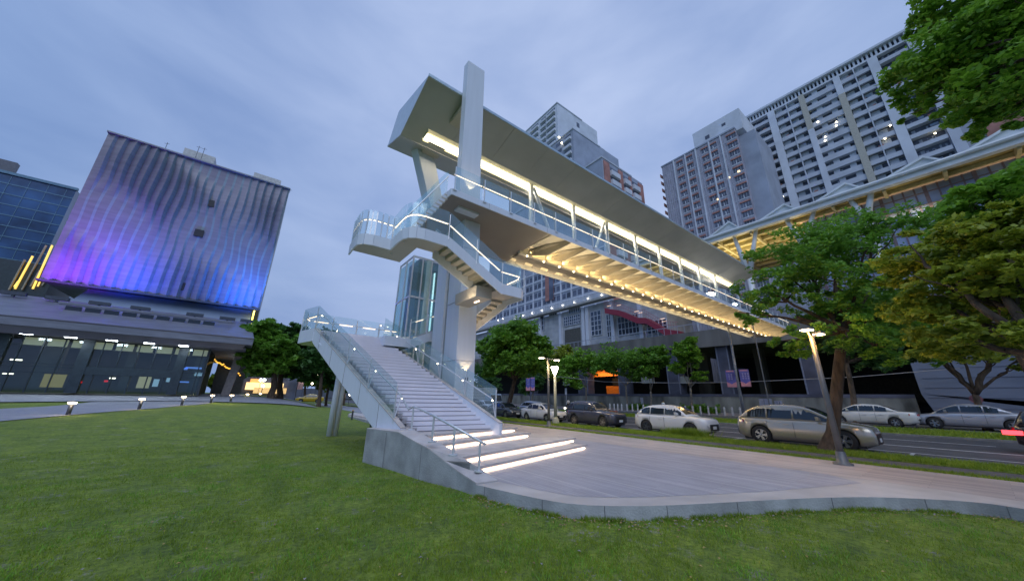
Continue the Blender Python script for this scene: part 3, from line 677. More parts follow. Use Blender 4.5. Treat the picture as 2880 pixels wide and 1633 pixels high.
for z in (3.5, 6.3, 9.1): g.box((7.37, 13.892, z), (8.30, 13.898, z+.012)); g.box((7.32, 13.92, z), (7.34, 15.16, z+.012))
g.build('panel_joints', M['kerb'], MT)
P = (7.86, 13.62, 2.75)
g = MB(); g.lathe([(.0, -.12), (.07, -.12), (.08, .0), (.06, .02), (0, .02)], (P[0], P[1]+.1, P[2]), 12); g.build('uplight', M['darksteel'], MT)
point('uplight_beam', (7.86, 13.66, 2.82), 34, (1, .70, .32), .03, MT, spot=70, direction=(0, .22, 1))
point('uplight_beam', (7.0, 12.75, ZD+.5), 38, (1, .72, .38), .03, MT, spot=60, direction=(0, .18, 1))
# lift tower
LT = empty('lift_tower', (0, 0, 0), 'blue green glass lift tower behind the white mast', 'lift')
M['tealglass'] = mat('teal_glass', (.16, .27, .31), .12, .2, var=.25, scale=.5, spec=.9)
M['bluepanel'] = mat('blue_grey_panel', (.16, .22, .30), .35, .2, var=.1, scale=.6)
lx0, lx1, ly0, ly1 = 7.05, 9.6, 20.0, 22.4
g = MB(); g.box((lx0+.5, ly0+.3, 0), (lx1-.5, ly1-.3, 10.6)); g.build('lift_shaft', M['bluepanel'], LT)
g = MB()
for (a, b) in (((lx0, ly0), (lx1, ly0)), ((lx0, ly0), (lx0, ly1)), ((lx1, ly0), (lx1, ly1))):
    for i in range(4):
        for z in (0, 2.6, 5.2, 7.8):
            pa = V(a[0]+(b[0]-a[0])*i/4, a[1]+(b[1]-a[1])*i/4, z+.05); pb_ = V(a[0]+(b[0]-a[0])*(i+1)/4, a[1]+(b[1]-a[1])*(i+1)/4, z+.05)
            g.face([pa, pb_, pb_+up*2.5, pa+up*2.5])
g.build('glass_skin', clear_glass('lift_glass', (.50, .74, .76), .8, .22, (.30, .48, .50), cap=.4), LT)
g = MB()
for (x, y) in ((lx0, ly0), (lx1, ly0), (lx0, ly1), (lx1, ly1), (lx0+.64, ly0), (lx0+1.27, ly0), (lx0+1.9, ly0), (lx0, ly0+1.2)): g.box((x-.04, y-.04, 0), (x+.04, y+.04, 10.6))
for z in (2.6, 5.2, 7.8, 10.5):
    g.box((lx0-.03, ly0-.03, z), (lx1+.03, ly0+.03, z+.12)); g.box((lx0-.03, ly0+.03, z), (lx0+.03, ly1, z+.12))
g.build('frame', M['steel'], LT)
g = MB(); g.tube([(lx0+1.1, ly0+.2, 0), (lx0+1.1, ly0+.2, 10.5)], .28, 16); g.build('round_column', mat('green_column', (.30, .42, .42), .3, var=.05), LT, smooth=True)
g = MB(); g.box((lx0+1.55, ly0+.1, 5.5), (lx0+1.62, ly0+.2, 9.8)); g.build('lift_lamp', emis('lift_lamp_glow', (.8, .95, 1), 1.4), LT)
# ================================================================== LEFT: WAVY CUBE THEATRE
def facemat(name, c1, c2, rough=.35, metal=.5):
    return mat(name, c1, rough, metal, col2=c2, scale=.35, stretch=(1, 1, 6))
CB = empty('wavy_cube_theatre', (-12, 70, 1.9), 'cube shaped theatre clad in rippled grey metal washed blue and purple at its foot', 'building')
cx0, cx1, cz0, cz1 = -23.9, -.65, 15.4, 38.8
nP = 21; pw = (cx1-cx0)/nP; NZ = 90; sub = 6
def wob(i, z):
    v = (z-cz0)/(cz1-cz0); return .30*math.sin(v*9+i*.55)*math.sin(v*3.1+i*.21+.4)+.16*math.sin(v*17+i*.9)*math.exp(-((v-.35)/.3)**2)
def amp(i, z):
    v = (z-cz0)/(cz1-cz0); u = i/nP
    a = .52+.48*math.sin(7.3*v+5.1*u+1.0)*math.cos(4.0*u-2.2*v+.4)
    hole = math.exp(-(((u-.56)/.17)**2+((v-.50)/.20)**2))+.8*math.exp(-(((u-.12)/.12)**2+((v-.45)/.14)**2))+.6*math.exp(-(((u-.9)/.1)**2+((v-.42)/.12)**2))
    keep = math.exp(-(((u-.33+.25*(v-.5))/.045)**2))+math.exp(-(((u-.66+.1*(v-.5))/.04)**2))
    a = min(1, max(0, (a-.25)*1.9)); return max(.03, a*(1-min(1, hole*1.25)*(1-min(1, keep))))
g = MB(); cols = nP*sub+1
for j in range(NZ+1):
    z = cz0+(cz1-cz0)*j/NZ
    for i in range(nP):
        for k in range(sub):
            u = k/(sub-1); am = amp(i, z)*.68
            xs = cx0+pw*i+(wob(i, z)*pw*.55 if 0 < i else 0); xe = cx0+pw*(i+1)+(wob(i+1, z)*pw*.55 if i < nP-1 else 0)
            # long gentle slope out, then a short sharp return that catches the sky
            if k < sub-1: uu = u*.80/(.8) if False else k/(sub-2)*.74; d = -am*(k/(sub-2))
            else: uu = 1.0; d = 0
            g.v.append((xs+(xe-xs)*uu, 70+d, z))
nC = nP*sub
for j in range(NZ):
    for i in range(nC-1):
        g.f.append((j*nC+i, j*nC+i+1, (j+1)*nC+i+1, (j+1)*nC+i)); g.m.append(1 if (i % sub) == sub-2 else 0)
g.build('rippled_facade', [facemat('rippled_metal', (.225, .215, .265), (.17, .16, .205), .45, .15), facemat('fin_return_lit_metal', (.26, .33, .37), (.20, .26, .30), .45, .1)], CB, fix=False)  # return strips coloured lighter for the sky light they catch
g = MB(); g.box((cx0, 70.05, cz0), (cx1, 94, cz1-.05)); g.box((cx0-.05, 69.5, cz1-.1), (cx1+.05, 70.3, cz1+.12)); g.build('wall', mat('cube_wall_metal', (.20, .22, .25), .4, .3, var=.1, scale=.5), CB)
g = MB(); g.box((cx0-.1, 69.35, cz0-.25), (cx1+.1, 70.2, cz0)); g.build('bottom_trim', M['darksteel'], CB)
for (x, y) in [(592, 567), (558, 651), (508, 802)]:
    p = AY(x, y, 69.2); g = MB(); g.box((p.x-.55, 69.80, p.z-.6), (p.x+.55, 69.93, p.z+.6)); f = g.build('window', M['black'], CB)
for a, b in (((520, 415), (600, 462)), ((716, 484), (788, 520))):
    p, q = AY(*a, 72), AY(b[0], b[1], 72); g = MB(); g.box((p.x, 72, 38.5), (q.x, 76, p.z)); g.build('roof_box', mat('roof_box_white', (.55, .55, .55), .5), CB)
g = MB()
for (x, y) in [(470, 405), (560, 415), (575, 420), (816, 535)]:
    p = AY(x, y, 71); g.tube([(p.x, 71, 38.7), (p.x, 71, p.z+.3)], .04, 5); g.tube([(p.x-.3, 71, p.z), (p.x+.3, 71, p.z+.1)], .03, 4)
g.build('aerials', M['darksteel'], CB)
# neck between podium roof and cube
g = MB(); g.hexa([(-21.5, 66, 9), (-1.4, 66, 9), (-1.4, 88, 9), (-21.5, 88, 9), (-20.0, 71.5, 15.3), (-1.6, 71.5, 15.3), (-1.6, 88, 15.3), (-20.0, 88, 15.3)]); g.build('neck_wall', mat('neck_blue_wall', (.20, .26, .36), .5, var=.06, scale=.4), CB)
g = MB(); g.box((-1.35, 69.5, 10.2), (-1.15, 69.9, 15.0)); g.build('yellow_light_line', emis('yellow_line_glow', (1.0, .78, .12), 3.5), CB)
# podium: sloping metal skirt roof, soffit, glazed hall
M['skirt'] = mat('podium_zinc', (.20, .21, .26), .45, .3, var=.12, scale=.6, stretch=(1, 1, 5))
g = MB()
g.hexa([(-40, 56, 7.9), (-.3, 56, 7.9), (-.3, 60, 7.9), (-40, 60, 7.9), (-40, 56, 8.8), (-.3, 56, 8.8), (-1.2, 66, 12.4), (-40, 66, 12.6)]); g.build('skirt_roof', M['skirt'], CB)
g = MB(); g.hexa([(-40, 55.9, 8.75), (-.2, 55.9, 8.75), (-.2, 56.1, 8.75), (-40, 56.1, 8.75), (-40, 57.0, 7.0), (-1.4, 57.0, 7.35), (-1.4, 57.2, 7.35), (-40, 57.2, 7.0)]); g.build('fascia', mat('podium_fascia', (.19, .18, .22), .5, .2, var=.1, scale=.4), CB)
g = MB(); g.box((-40, 57, 7.35), (-.9, 88, 7.55)); g.build('soffit', mat('podium_soffit', (.16, .15, .19), .6), CB)
g = MB()
for i in range(9): g.box((-18.2+i*1.5, 61.0, 10.55), (-17.0+i*1.5, 61.3, 11.1))
g.build('clerestory_window', M['carglass'], CB)
g = MB(); g.box((-18.8, 60.8, 11.2), (-3.2, 61.2, 11.45)); g.box((-18.8, 60.8, 10.3), (-3.2, 61.2, 10.45)); g.build('clerestory_frame', M['skirt'], CB)
for i in range(5):
    x = -19.0+3.0*i; g = MB(); g.box((x-.42, 57.6, 7.24), (x+.42, 57.95, 7.33)); g.build('canopy_floodlight', emis('canopy_flood_glow', (.82, .93, 1.0), 22.0), CB)
    area('flood_light', (x, 57.8, 7.15), .9, .4, 45, (.75, .9, 1), (0, 0, -1), CB)
zb = 1.55
M['hallwall'] = mat('hall_interior', (.30, .28, .20), .8, var=.2, scale=.3)
g = MB(); g.box((-40, 70, zb), (-4.6, 70.3, 7.4)); g.box((-40, 60.3, zb-.1), (-4.6, 70, zb+.02)); g.build('hall_interior', M['hallwall'], CB)
g = MB()
for (a, b) in ((-19, -17.2), (-12.2, -11.4), (-5.9, -5.1)): g.box((a, 62.2, zb), (b, 63, 7.3))
g.build('hall_column', M['hallwall'], CB)
area('hall_light', (-16, 64, 7.0), 14, 4, 60, (1, .88, .55), (0, 0, -1), CB); area('hall_light', (-8, 64, 7.0), 6, 4, 34, (1, .88, .55), (0, 0, -1), CB); area('hall_light', (-30, 64, 7.0), 14, 4, 40, (1, .88, .55), (0, 0, -1), CB)
g = MB(); g.face([(-40, 60.05, zb), (-4.6, 60.05, zb), (-4.6, 60.05, 7.4), (-40, 60.05, 7.4)]); g.face([(-4.6, 60.05, zb), (-4.6, 70, zb), (-4.6, 70, 7.4), (-4.6, 60.05, 7.4)]); g.build('glass_wall', clear_glass('hall_glass', (.38, .46, .48), 1.0, .10, (.03, .05, .07), cap=.10), CB)
fr = MB(); x = -40
while x < -4.5: fr.box((x-.05, 59.93, zb), (x+.05, 60.04, 7.4)); x += 1.45
for z in (6.3, 4.5, 4.15, 3.55): fr.box((-40, 59.9, z), (-4.6, 60.0, z+.07))
for xa, xb in ((-15.5, -14.6), (-7.5, -6.6), (-21.4, -20.5)): fr.box((xa, 59.7, zb), (xb, 59.95, 7.4))
fr.box((-15, 59.75, 3.55), (-7, 59.92, 4.4)); fr.box((-4.7, 59.85, zb), (-4.5, 60.1, 7.4)); fr.build('mullions', mat('dark_mullion', (.03, .045, .06), .4, .3), CB)
g = MB()
for i in range(9): g.box((-19.8+i*1.7, 60.3, 6.42), (-18.4+i*1.7, 60.36, 7.2))
g.build('blind', emis('backlit_blind', (.62, .60, .38), .55), CB)
for (x, y, wd, h, m) in [(545, 1034, 1.6, .22, 'b'), (510, 1036, 1.2, .3, 'b'), (560, 1052, .9, .4, 'c'), (480, 1068, .8, .5, 'c'), (438, 1076, .5, .9, 'c'), (505, 1073, 1.8, .18, 'b'), (405, 1073, 1.1, 1.5, 'y'), (150, 1070, 1.6, 1.4, 'y2'), (45, 1011, .8, .14, 'w'), (22, 1050, .7, .12, 'w'), (316, 1063, .5, .16, 'w'), (298, 1071, .3, .2, 'r'), (225, 1074, .3, .2, 'r')]:
    p = AY(x, y, 62); cols_ = {'b': ('blue_screen_glow', (.15, .30, .85), 1.2), 'c': ('pale_screen_glow', (.4, .62, .8), .9), 'y': ('doorway_glow', (.75, .68, .40), .55), 'y2': ('shop_glow', (.60, .48, .16), .5), 'w': ('white_lamp_glow', (1, .9, .7), 5), 'r': ('red_lamp_glow', (1, .03, .03), 1.2)}
    nm = cols_[m][0]; mm = bpy.data.materials.get(nm) or emis(*cols_[m])
    g = MB(); g.box((p.x-wd/2, 62, p.z-h/2), (p.x+wd/2, 62.08, p.z+h/2)); g.build('display_screen' if m in 'bc' else 'interior_glow', mm, CB)  # doorway and shop panels glow in place of the lit rooms behind
g = MB(); g.hexa([(-2.4, 62, 1.5), (-1.5, 62, 1.5), (-1.5, 63, 1.5), (-2.4, 63, 1.5), (-1.9, 62, 7.4), (-.9, 62, 7.4), (-.9, 63, 7.4), (-1.9, 63, 7.4)]); g.build('leaning_column', mat('podium_column', (.22, .2, .2), .7), CB)
g = MB(); g.box((-4.6, 80, 1.5), (-.4, 80.3, 7.3)); g.build('dark_backdrop', M['darksteel'], CB)  # dark sheet added to hide the bright sky under the podium
# colour wash fittings at the foot of the cube
WK = .12
for (x, p, c, dx) in [(-23.2, 5200, (.30, .04, .80), -.1), (-20.0, 3800, (.30, .06, 1.0), 0), (-16.6, 5200, (.05, .09, 1.0), 0), (-13.0, 1500, (.05, .12, 1.0), .1), (-7.6, 900, (.04, .16, 1.0), .1), (-4.0, 4200, (.03, .16, 1.0), 0), (-1.6, 3000, (.03, .18, 1.0), 0)]:
    area('wash_light', (x, 65.5, 13.1), 2.6, .6, p*WK, c, (dx, .55, .85), CB, spread=R(85))
    g = MB(); g.box((x-.9, 64.0, 12.1), (x+.9, 64.5, 12.5)); g.box((x-.1, 64.1, 11.2), (x+.1, 64.4, 12.1)); g.build('wash_fitting', M['darksteel'], CB)
# left glass tower with yellow lit fins
GT = empty('glass_tower', (-60, 95, 0), 'dark blue glass office tower at the left edge behind the cube theatre', 'building')
gt = mat('blue_curtain_glass', (.035, .10, .22), .15, .3, var=.35, scale=.25, spec=1)
g = MB(); g.box((-95, 95, 0), (-33, 120, 38.2)); g.build('glass_wall', gt, GT)
fr = MB()
for z in np.arange(2, 38.5, 1.9): fr.box((-95, 94.92, z), (-33, 95, z+.16))
for x in np.arange(-95, -33, 2.1): fr.box((x, 94.94, 0), (x+.07, 95, 38.2))
fr.box((-95, 94.7, 38.0), (-32.8, 95.2, 38.5)); fr.build('mullions', mat('teal_mullion', (.10, .20, .28), .4, .3), GT)
g = MB(); p = AY(8, 470, 97); g.box((p.x-1.5, 97, 38), (p.x+1.2, 98, p.z+1.5)); g.tube([(p.x+1, 97.5, 39), (p.x+2.5, 97.5, 38.6)], .3, 6); g.build('roof_crane', M['darksteel'], GT)
YF_ = empty('finned_annexe', (-35, 84, 0), 'dark low block with glowing yellow vertical fins beside the cube theatre', 'building')
g = MB(); g.box((-48, 84, 0), (-27.5, 92, 20.5)); g.build('wall', mat('annexe_dark', (.03, .05, .06), .5), YF_)
for i, (x0_, y0_, x1_, y1_) in enumerate([(70, 730, 25, 815), (92, 720, 42, 812), (130, 690, 62, 815), (147, 690, 92, 812), (112, 760, 85, 805), (122, 770, 106, 805), (132, 780, 118, 803), (52, 790, 40, 806)]):
    a, b = AY(x0_, y0_, 83.8), AY(x1_, y1_, 83.8); g = MB(); g.bar(a, b, .14 if i > 3 else .3, .14); g.build('yellow_fin', emis('yellow_fin_glow', (1.0, .66, .14), 1.0) if i % 2 else mat('fin_metal', (.45, .38, .26), .5), YF_)
# ================================================================== RIGHT: TOWERS
M['tw'] = mat('pale_hazed_render', (.50, .54, .62), .7, var=.08, scale=.25)  # tower colours paled and blued, distance haze put into the base colour
M['tw2'] = mat('light_hazed_render', (.60, .64, .72), .7, var=.08, scale=.25)
M['twgrey'] = mat('grey_hazed_tile', (.32, .36, .45), .7, var=.1, scale=.25)
M['twpurple'] = mat('mauve_grey_tile', (.36, .36, .44), .7, var=.25, scale=2.0, stretch=(1, 3, .2))
M['twred'] = mat('terracotta_tile', (.40, .19, .16), .7, var=.15, scale=.5)
M['recess'] = mat('dark_recess', (.11, .13, .19), .5, var=.3, scale=.3)
M['winglass'] = mat('window_glass', (.05, .07, .11), .12, .1, var=.4, scale=.15, spec=.9)
M['yel'] = mat('pale_yellow_render', (.46, .44, .38), .7, var=.06)
# --- long tower
TC = empty('long_balcony_tower', (110, 7, 0), 'long pale apartment slab with rows of balconies and two yellow stripes', 'apartment block')
Xc = 110; 
g = MB(); g.box((Xc+1.3, -11.0, 0), (Xc+25, 24.2, 88.6)); g.build('wall', M['tw'], TC)
top = 88.8; P0_ = 2.85
g = MB(); g.box((Xc-.3, -11.2, 88.2), (Xc+1.6, 24.4, 88.8)); g.box((Xc, -11.0, 85.7), (Xc+1.3, 24.2, 86.2)); g.build('cornice', M['tw2'], TC)
sl = []; 
for i, y in enumerate(np.arange(-10.6, 24, .82)):
    q = MB(); q.box((Xc+.4, y, 86.25), (Xc+1.28, y+.40, 88.1)); sl.append(q)
many('roof_louvre', sl, M['tw2'], TC)
g = MB(); g.box((Xc+1.25, -11, 86.1), (Xc+1.32, 24.2, 88.2)); g.build('louvre_shadow', M['recess'], TC)
yp = [24.2, 18.35, AX(2252, 272, 110).y, AX(2352, 224, 110).y, -3.9, -9.4]
pil = [(18.0, .85, 'tw2', 0, 86), (yp[2], .62, 'yel', 74, 86), (yp[2], .62, 'tw2', 0, 74), (yp[3], .66, 'tw2', 80, 86), (yp[3], .66, 'yel', 0, 80), (-3.6, .85, 'tw2', 0, 86), (-10.2, .8, 'tw', 0, 88), (23.9, .3, 'tw2', 0, 86)]
for (y, hw, m_, a, b) in pil:
    g = MB(); g.box((Xc-.25, y-hw, a), (Xc+1.35, y+hw, b)); g.build('pilaster', M[m_], TC)
bal = []; wins = []; lits = []; dets = []
rg = random.Random(3)
bays = [(18.9, 23.6), (yp[2]+.6, 17.1), (yp[3]+.66, yp[2]-.62), (-2.7, yp[3]-.66), (-9.2, -4.5)]
for fl in range(17):
    z = 85.7-P0_*(fl+1)
    for bi, (a, b) in enumerate(bays):
        q = MB()
        if bi == 2:
            q.box((Xc, a, z-.1), (Xc+1.3, b, z+1.35)); 
            for k in range(2):
                yy = a+(b-a)*(.22+.5*k)+(.5 if fl % 2 else 0); q.box((Xc+.6, yy-1.0, z+1.35), (Xc+1.3, yy+.2, z+P0_-.1))
        elif bi in (1, 3):
            mid = (a+b)/2; q.box((Xc, a, z), (Xc+.5, b, z+1.15)); q.box((Xc-.1, mid-.12, z), (Xc+1.3, mid+.12, z+P0_)); q.box((Xc+.9, b-1.6, z+1.1), (Xc+1.3, b-.1, z+P0_)); q.box((Xc+.9, mid-1.7, z+1.1), (Xc+1.3, mid-.2, z+P0_))
        else:
            q.box((Xc-.1, a, z), (Xc+.3, b, z+1.0)); q.box((Xc+.3, a, z-.02), (Xc+1.3, b, z+.2))
        bal.append(q)
        q = MB(); q.box((Xc+1.2, a, z+.2), (Xc+1.34, b, z+P0_-.05)); wins.append(q)
        for _ in range(6):
            yy = rg.uniform(a+.3, b-.9); zz_ = z+1.2; dets.append((Xc+1.12, yy, zz_, rg.uniform(.15, .6), rg.uniform(.5, 1.3)))
many('balcony', bal, M['tw'], TC, 85); many('window', wins, M['recess'], TC, 85)
q = MB()
for (x, y, z, a, b) in dets: q.box((x, y, z), (x+.05, y+a, z+b))
tag(q.build('curtains', M['twgrey'], TC), kind='stuff')
q = MB(); rg = random.Random(9)
for fl in range(15):
    for (a, b) in bays:
        for _ in range(2):
            if rg.random() < .6: yy = rg.uniform(a+.3, b-1.2); z = 85.7-P0_*(fl+1); k_ = rg.randrange(3); q.box((Xc+.62, yy, z+1.15+.2*k_), (Xc+.9, yy+rg.uniform(.4, 1.0), z+1.5+.35*k_), k_)
tag(q.build('balcony_clutter', [M['tw2'], M['twred'], M['bluepanel']], TC), kind='stuff')
for (x, y) in [(2352, 343), (2352, 354), (2321, 385), (2321, 396), (2300, 343), (2504, 353), (2489, 390), (2202, 553), (2630, 375)]:
    p = AX(x, y, 109.9); g = MB(); g.lathe([(0, -.18), (.15, -.1), (.17, 0), (.15, .1), (0, .18)], p, 8); g.build('window_lamp', M['dot'], TC)
# --- block behind, right
TD = empty('grey_rear_block', (100, -20, 0), 'grey block with a terracotta upper corner behind the overhanging tree', 'building')
g = MB(); g.box((118, -60, 0), (135, -11.5, 74)); g.build('wall', M['twgrey'], TD)
g = MB(); g.box((117.6, -24, 56), (118, -14.5, 84)); g.build('terracotta_panel', M['twred'], TD)
# --- red lintel tower
TBd = empty('red_lintel_tower', (95, 34, 0), 'grey tower with small windows under red lintels and white ribs', 'apartment block')
Xb = 95
yB0, yB1 = 23.9, 45.5
g = MB(); g.box((Xb, yB0, 0), (Xb+14, yB1, 75.6)); g.build('wall', M['twpurple'], TBd)
g = MB(); g.box((Xb-.2, yB0-.1, 75.3), (Xb+14.2, yB1+.2, 75.75)); g.build('cornice', M['twgrey'], TBd)
p0, p1 = AX(1947, 378, 96), AX(2076, 300, 96); g = MB(); g.box((Xb+1, p1.y, 75), (Xb+14, p0.y, p0.z)); g.box((Xb+.97, 25.5, 77.5), (Xb+1, 26.8, 78.6)); g.build('penthouse', M['tw2'], TBd)
g = MB(); g.box((Xb+.93, 26.0, 78.8), (Xb+.98, 27.0, 79.6)); g.box((Xb+.93, 30.6, 77.4), (Xb+.98, 31.8, 78.6)); g.build('penthouse_window', M['recess'], TBd)
g = MB(); g.box((Xb+2.0, 20.0, 0), (Xb+15, 23.9, 73.5)); g.build('recessed_bay', M['twgrey'], TBd)
ribs = []
for (x, y) in [(1894, 452), (1926, 434), (1956, 424), (1993, 401), (2025, 383)]:
    yy = AX(x, y, Xb).y; q = MB(); q.box((Xb-.35, yy-.16, 0), (Xb, yy+.16, 75.3)); q.build('white_rib', M['tw2'], TBd)
wcol = [(1910, 450), (1937, 437), (1980, 416), (2004, 403), (2054, 375)]
wy = [AX(x, y, Xb).y for x, y in wcol]; PB = 2.72; wn = []; ln = []; st = MB(); bc = []
for fl in range(19):
    z = 74.9-PB*(fl+1)
    for k, yy in enumerate(wy):
        hw = .95 if k < 4 else 1.25
        q = MB(); q.box((Xb-.03, yy-hw, z+.2), (Xb+.02, yy+hw, z+1.75)); q.box((Xb-.10, yy-.08, z+.2), (Xb-.03, yy+.08, z+1.1), 1); q.box((Xb-.10, yy-hw, z+.05), (Xb-.03, yy+hw, z+.22), 1); wn.append(q)
        q = MB(); q.box((Xb-.22, yy-hw, z+1.75), (Xb, yy+hw, z+2.15)); ln.append(q)
    st.box((Xb-.05, yB0+.1, z-.05), (Xb, yB1-.1, z+.07))
    q = MB(); q.box((Xb+.3, yB1, z), (Xb+3, yB1+1.1, z+.25)); q.box((Xb+.3, yB1+.9, z+.25), (Xb+3, yB1+1.1, z+1.1)); bc.append(q)
for dy in np.arange(yB0+.5, yB1, .62): st.box((Xb-.05, dy, 25), (Xb, dy+.05, 75.2))
many('window', wn, [M['recess'], M['tw2']], TBd, 85); many('red_lintel', ln, M['twred'], TBd, 85); tag(st.build('tile_joints', M['tw'], TBd), kind='stuff')
for q in bc: q.build('corner_balcony', M['twred'], TBd)
for (x, y) in [(2078, 482), (2050, 500), (2020, 560)]:
    p = AX(x, y, Xb-.1); g = MB(); g.box((p.x-.1, p.y-.3, p.z-.25), (p.x, p.y+.3, p.z+.25)); g.build('window_lamp', M['warmwin'], TBd)
# --- stepped tower in the middle
TA = empty('stepped_tower', (80, 80, 0), 'stepped pale tower rising behind the footbridge roof with a terracotta balcony side', 'apartment block')
def block(name, x0, y0, x1, y1, z1, m): g = MB(); g.box((x0, y0, 0), (x1, y1, z1)); return g.build(name, m, TA)
block('upper_block', 84, 81.6, 110.7, 106, 125.4, M['tw2']); block('upper_block', 84.2, 81.7, 116, 100, 117.5, M['tw2'])
block('middle_block', 80, 69.8, 108.2, 110, 100.4, M['twgrey']); block('lower_block', 76, 54.9, 98.4, 118, 75.8, M['twgrey'])
g = MB(); 
for (x, y, z, yy) in ((84, 81.6, 125.4, 106), (80, 69.8, 100.4, 110), (76, 54.9, 75.8, 118)): g.box((x-.25, y-.2, z-.25), (x+16, yy, z+.25))
g.build('cornice', M['tw'], TA)
wn, bl = [], []
PA = 3.3
def frontbays(X, ys, ztop, nfl, style):
    for fl in range(nfl):
        z = ztop-PA*(fl+1)
        for (a, b) in ys:
            q = MB(); q.box((X-.05, a, z+1.1), (X+.02, b, z+2.7)); wn.append(q)
            if style: q = MB(); q.box((X-.8, a-.2, z), (X, b+.2, z+1.1)); bl.append(q)
frontbays(84, [(83, 88), (89, 92), (94, 99)], 124.5, 8, 1)
frontbays(80, [(71, 74.5)], 99.5, 8, 1)
frontbays(80, [(76, 79)], 99.5, 8, 0)
lowb = []
for y in np.arange(56.5, 116, 4.6): lowb += [(y, y+1.5), (y+2.1, y+3.5)]
for fl in range(6):
    z = 25.2+PA*fl
    for (a, b) in lowb:
        q = MB(); q.box((75.95, a, z+.9), (76.02, b, z+2.5)); wn.append(q)
wn.sort(key=lambda q: abs(q.v[0][2]-40)*.3+q.v[0][1])
many('window', wn, M['recess'], TA, 90); many('balcony', bl, M['tw2'], TA, 90)
g = MB()
for y in np.arange(55.8, 118, 4.6): g.box((75.7, y, 20), (76, y+.35, 46))
for fl in range(8): g.box((75.75, 54.9, 21.8+PA*fl), (76, 118, 22.2+PA*fl))
g.build('white_grid', M['tw2'], TA)
g = MB(); p = AX(1540, 806, 75.6); g.box((75.6, p.y-2.6, p.z-5), (75.98, p.y+1.2, p.z+6)); g.build('terracotta_bay', M['twred'], TA)
g = MB(); g.box((75.5, p.y-2.8, p.z-5), (75.6, p.y-.8, p.z+5.6)); g.build('dark_bay', M['recess'], TA)
# terracotta side with white balconies (faces -Y)
g = MB(); g.box((76.6, 54.6, 20), (79.4, 54.9, 74.8)); g.box((84.2, 54.6, 20), (86.5, 54.9, 74.8)); g.box((95.5, 54.6, 20), (98.4, 54.9, 74.8)); g.box((90, 54.6, 20), (91.4, 54.9, 74.8)); g.build('terracotta_strip', M['twred'], TA)
bs = []; ws = []
for fl in range(14):
    z = 72.0-PA*fl*1.05
    for (a, b) in ((79.6, 84.0), (86.6, 89.9), (91.5, 95.3)):
        q = MB(); q.box((a, 53.9, z-1.6), (b, 54.9, z+.2)); bs.append(q); q = MB(); q.box((a, 54.8, z+.2), (b, 54.92, z+1.9)); ws.append(q)
for q in bs: q.build('side_balcony', M['tw2'], TA)
for q in ws[:30]: q.build('side_window', M['recess'], TA)
for (x, y, X) in [(1626, 352, 90)]:
    g = MB(); p = AY(x, y, 81.5); g.box((p.x-.9, 81.5, p.z-1.2), (p.x+.9, 81.6, p.z+1.2)); g.build('side_window', M['recess'], TA)
for (x, y) in [(1572, 386), (1580, 402)]:
    p = AX(x, y, 79.5); g = MB(); g.lathe([(0, -.4), (.4, 0), (0, .4)], p, 6); g.build('window_lamp', M['dot'], TA)
# --- low pale mall block under the bridge
ML = empty('pale_mall_block', (64, 60, 0), 'pale panelled mall block with gridded windows and a lamp lined walkway', 'building')
M['mall'] = wmat('mall_panels', (.44, .46, .47), (.40, .42, .44), 0, brick=(2.2, 1.1, .02))
g = MB(); g.box((64.5, 34, 12.45), (75, 120, 24.2)); g.build('wall', mat('mall_panel', (.46, .48, .50), .6, var=.12, scale=.5), ML)
g = MB()
for z in np.arange(12.5, 24, 1.15): g.box((64.47, 34, z), (64.5, 120, z+.03))
for y in np.arange(34, 120, 1.9): g.box((64.47, y, 12), (64.5, y+.03, 24))
tag(g.build('panel_joints', M['twgrey'], ML), kind='stuff')
for (x, y) in [(1505, 925), (1520, 925), (1577, 925), (1641, 900), (1652, 900), (1725, 930), (1805, 930)]:
    yy = AX(x, y, 64.2).y; g = MB(); g.box((63.9, yy-.45, 12.45), (64.5, yy+.45, 24)); g.build('pilaster', M['tw2'], ML)
def gridwin(xa, ya, xb, yb_, nx, nz, X=64.4, name='window', gm='winglass'):
    a, b = AX(xa, ya, X), AX(xb, yb_, X); y0, y1_ = b.y, a.y; zt, zl = a.z, AX(xa, yb_, X).z
    zl = min(zl, b.z) if False else AX(xa, yb_, X).z
    g = MB(); g.box((X-.05, y0, zl), (X+.12, y1_, zt)); w_ = g.build(name, M[gm], ML)
    f = MB()
    for i in range(nx+1): yy = y0+(y1_-y0)*i/nx; f.box((X-.12, yy-.07, zl), (X-.05, yy+.07, zt))
    for i in range(nz+1): z = zl+(zt-zl)*i/nz; f.box((X-.125, y0, z-.06), (X-.05, y1_, z+.06))
    f.build('frame', M['tw2'], w_)
gridwin(1586, 893, 1633, 918, 8, 3); gridwin(1661, 878, 1694, 945, 3, 5); gridwin(1705, 885, 1722, 950, 2, 4); gridwin(1737, 893, 1803, 945, 6, 3); gridwin(1430, 930, 1460, 960, 4, 2); gridwin(1820, 905, 1880, 940, 5, 2)
gridwin(1600, 862, 1632, 884, 5, 2); gridwin(1545, 872, 1566, 890, 4, 1); gridwin(1520, 876, 1530, 930, 1, 4)
a, b = AX(1588, 925, 64.3), AX(1633, 962, 64.3); g = MB(); g.box((64.3, b.y, b.z-1), (64.42, a.y, a.z-.3)); g.build('dark_opening', mat('opening_shadow', (.10, .10, .09), .9), ML)
g = MB(); a, b = AX(1382, 913, 62.5), AX(1718, 837, 62.5); zw = (a.z+b.z)/2
g.box((62.5, 34, zw-.3), (64.5, 120, zw+.25)); g.build('walkway_slab', M['concrete'], ML)
g = MB(); g.box((62.5, 34, zw+2.0), (62.56, 120, zw+2.1)); g.box((62.6, 34, zw+.25), (62.7, 120, zw+1.5))
for y in np.arange(34, 120, 1.0): g.box((62.5, y, zw+.25), (62.56, y+.06, zw+2.1))
g.build('walkway_railing', M['tw'], ML)
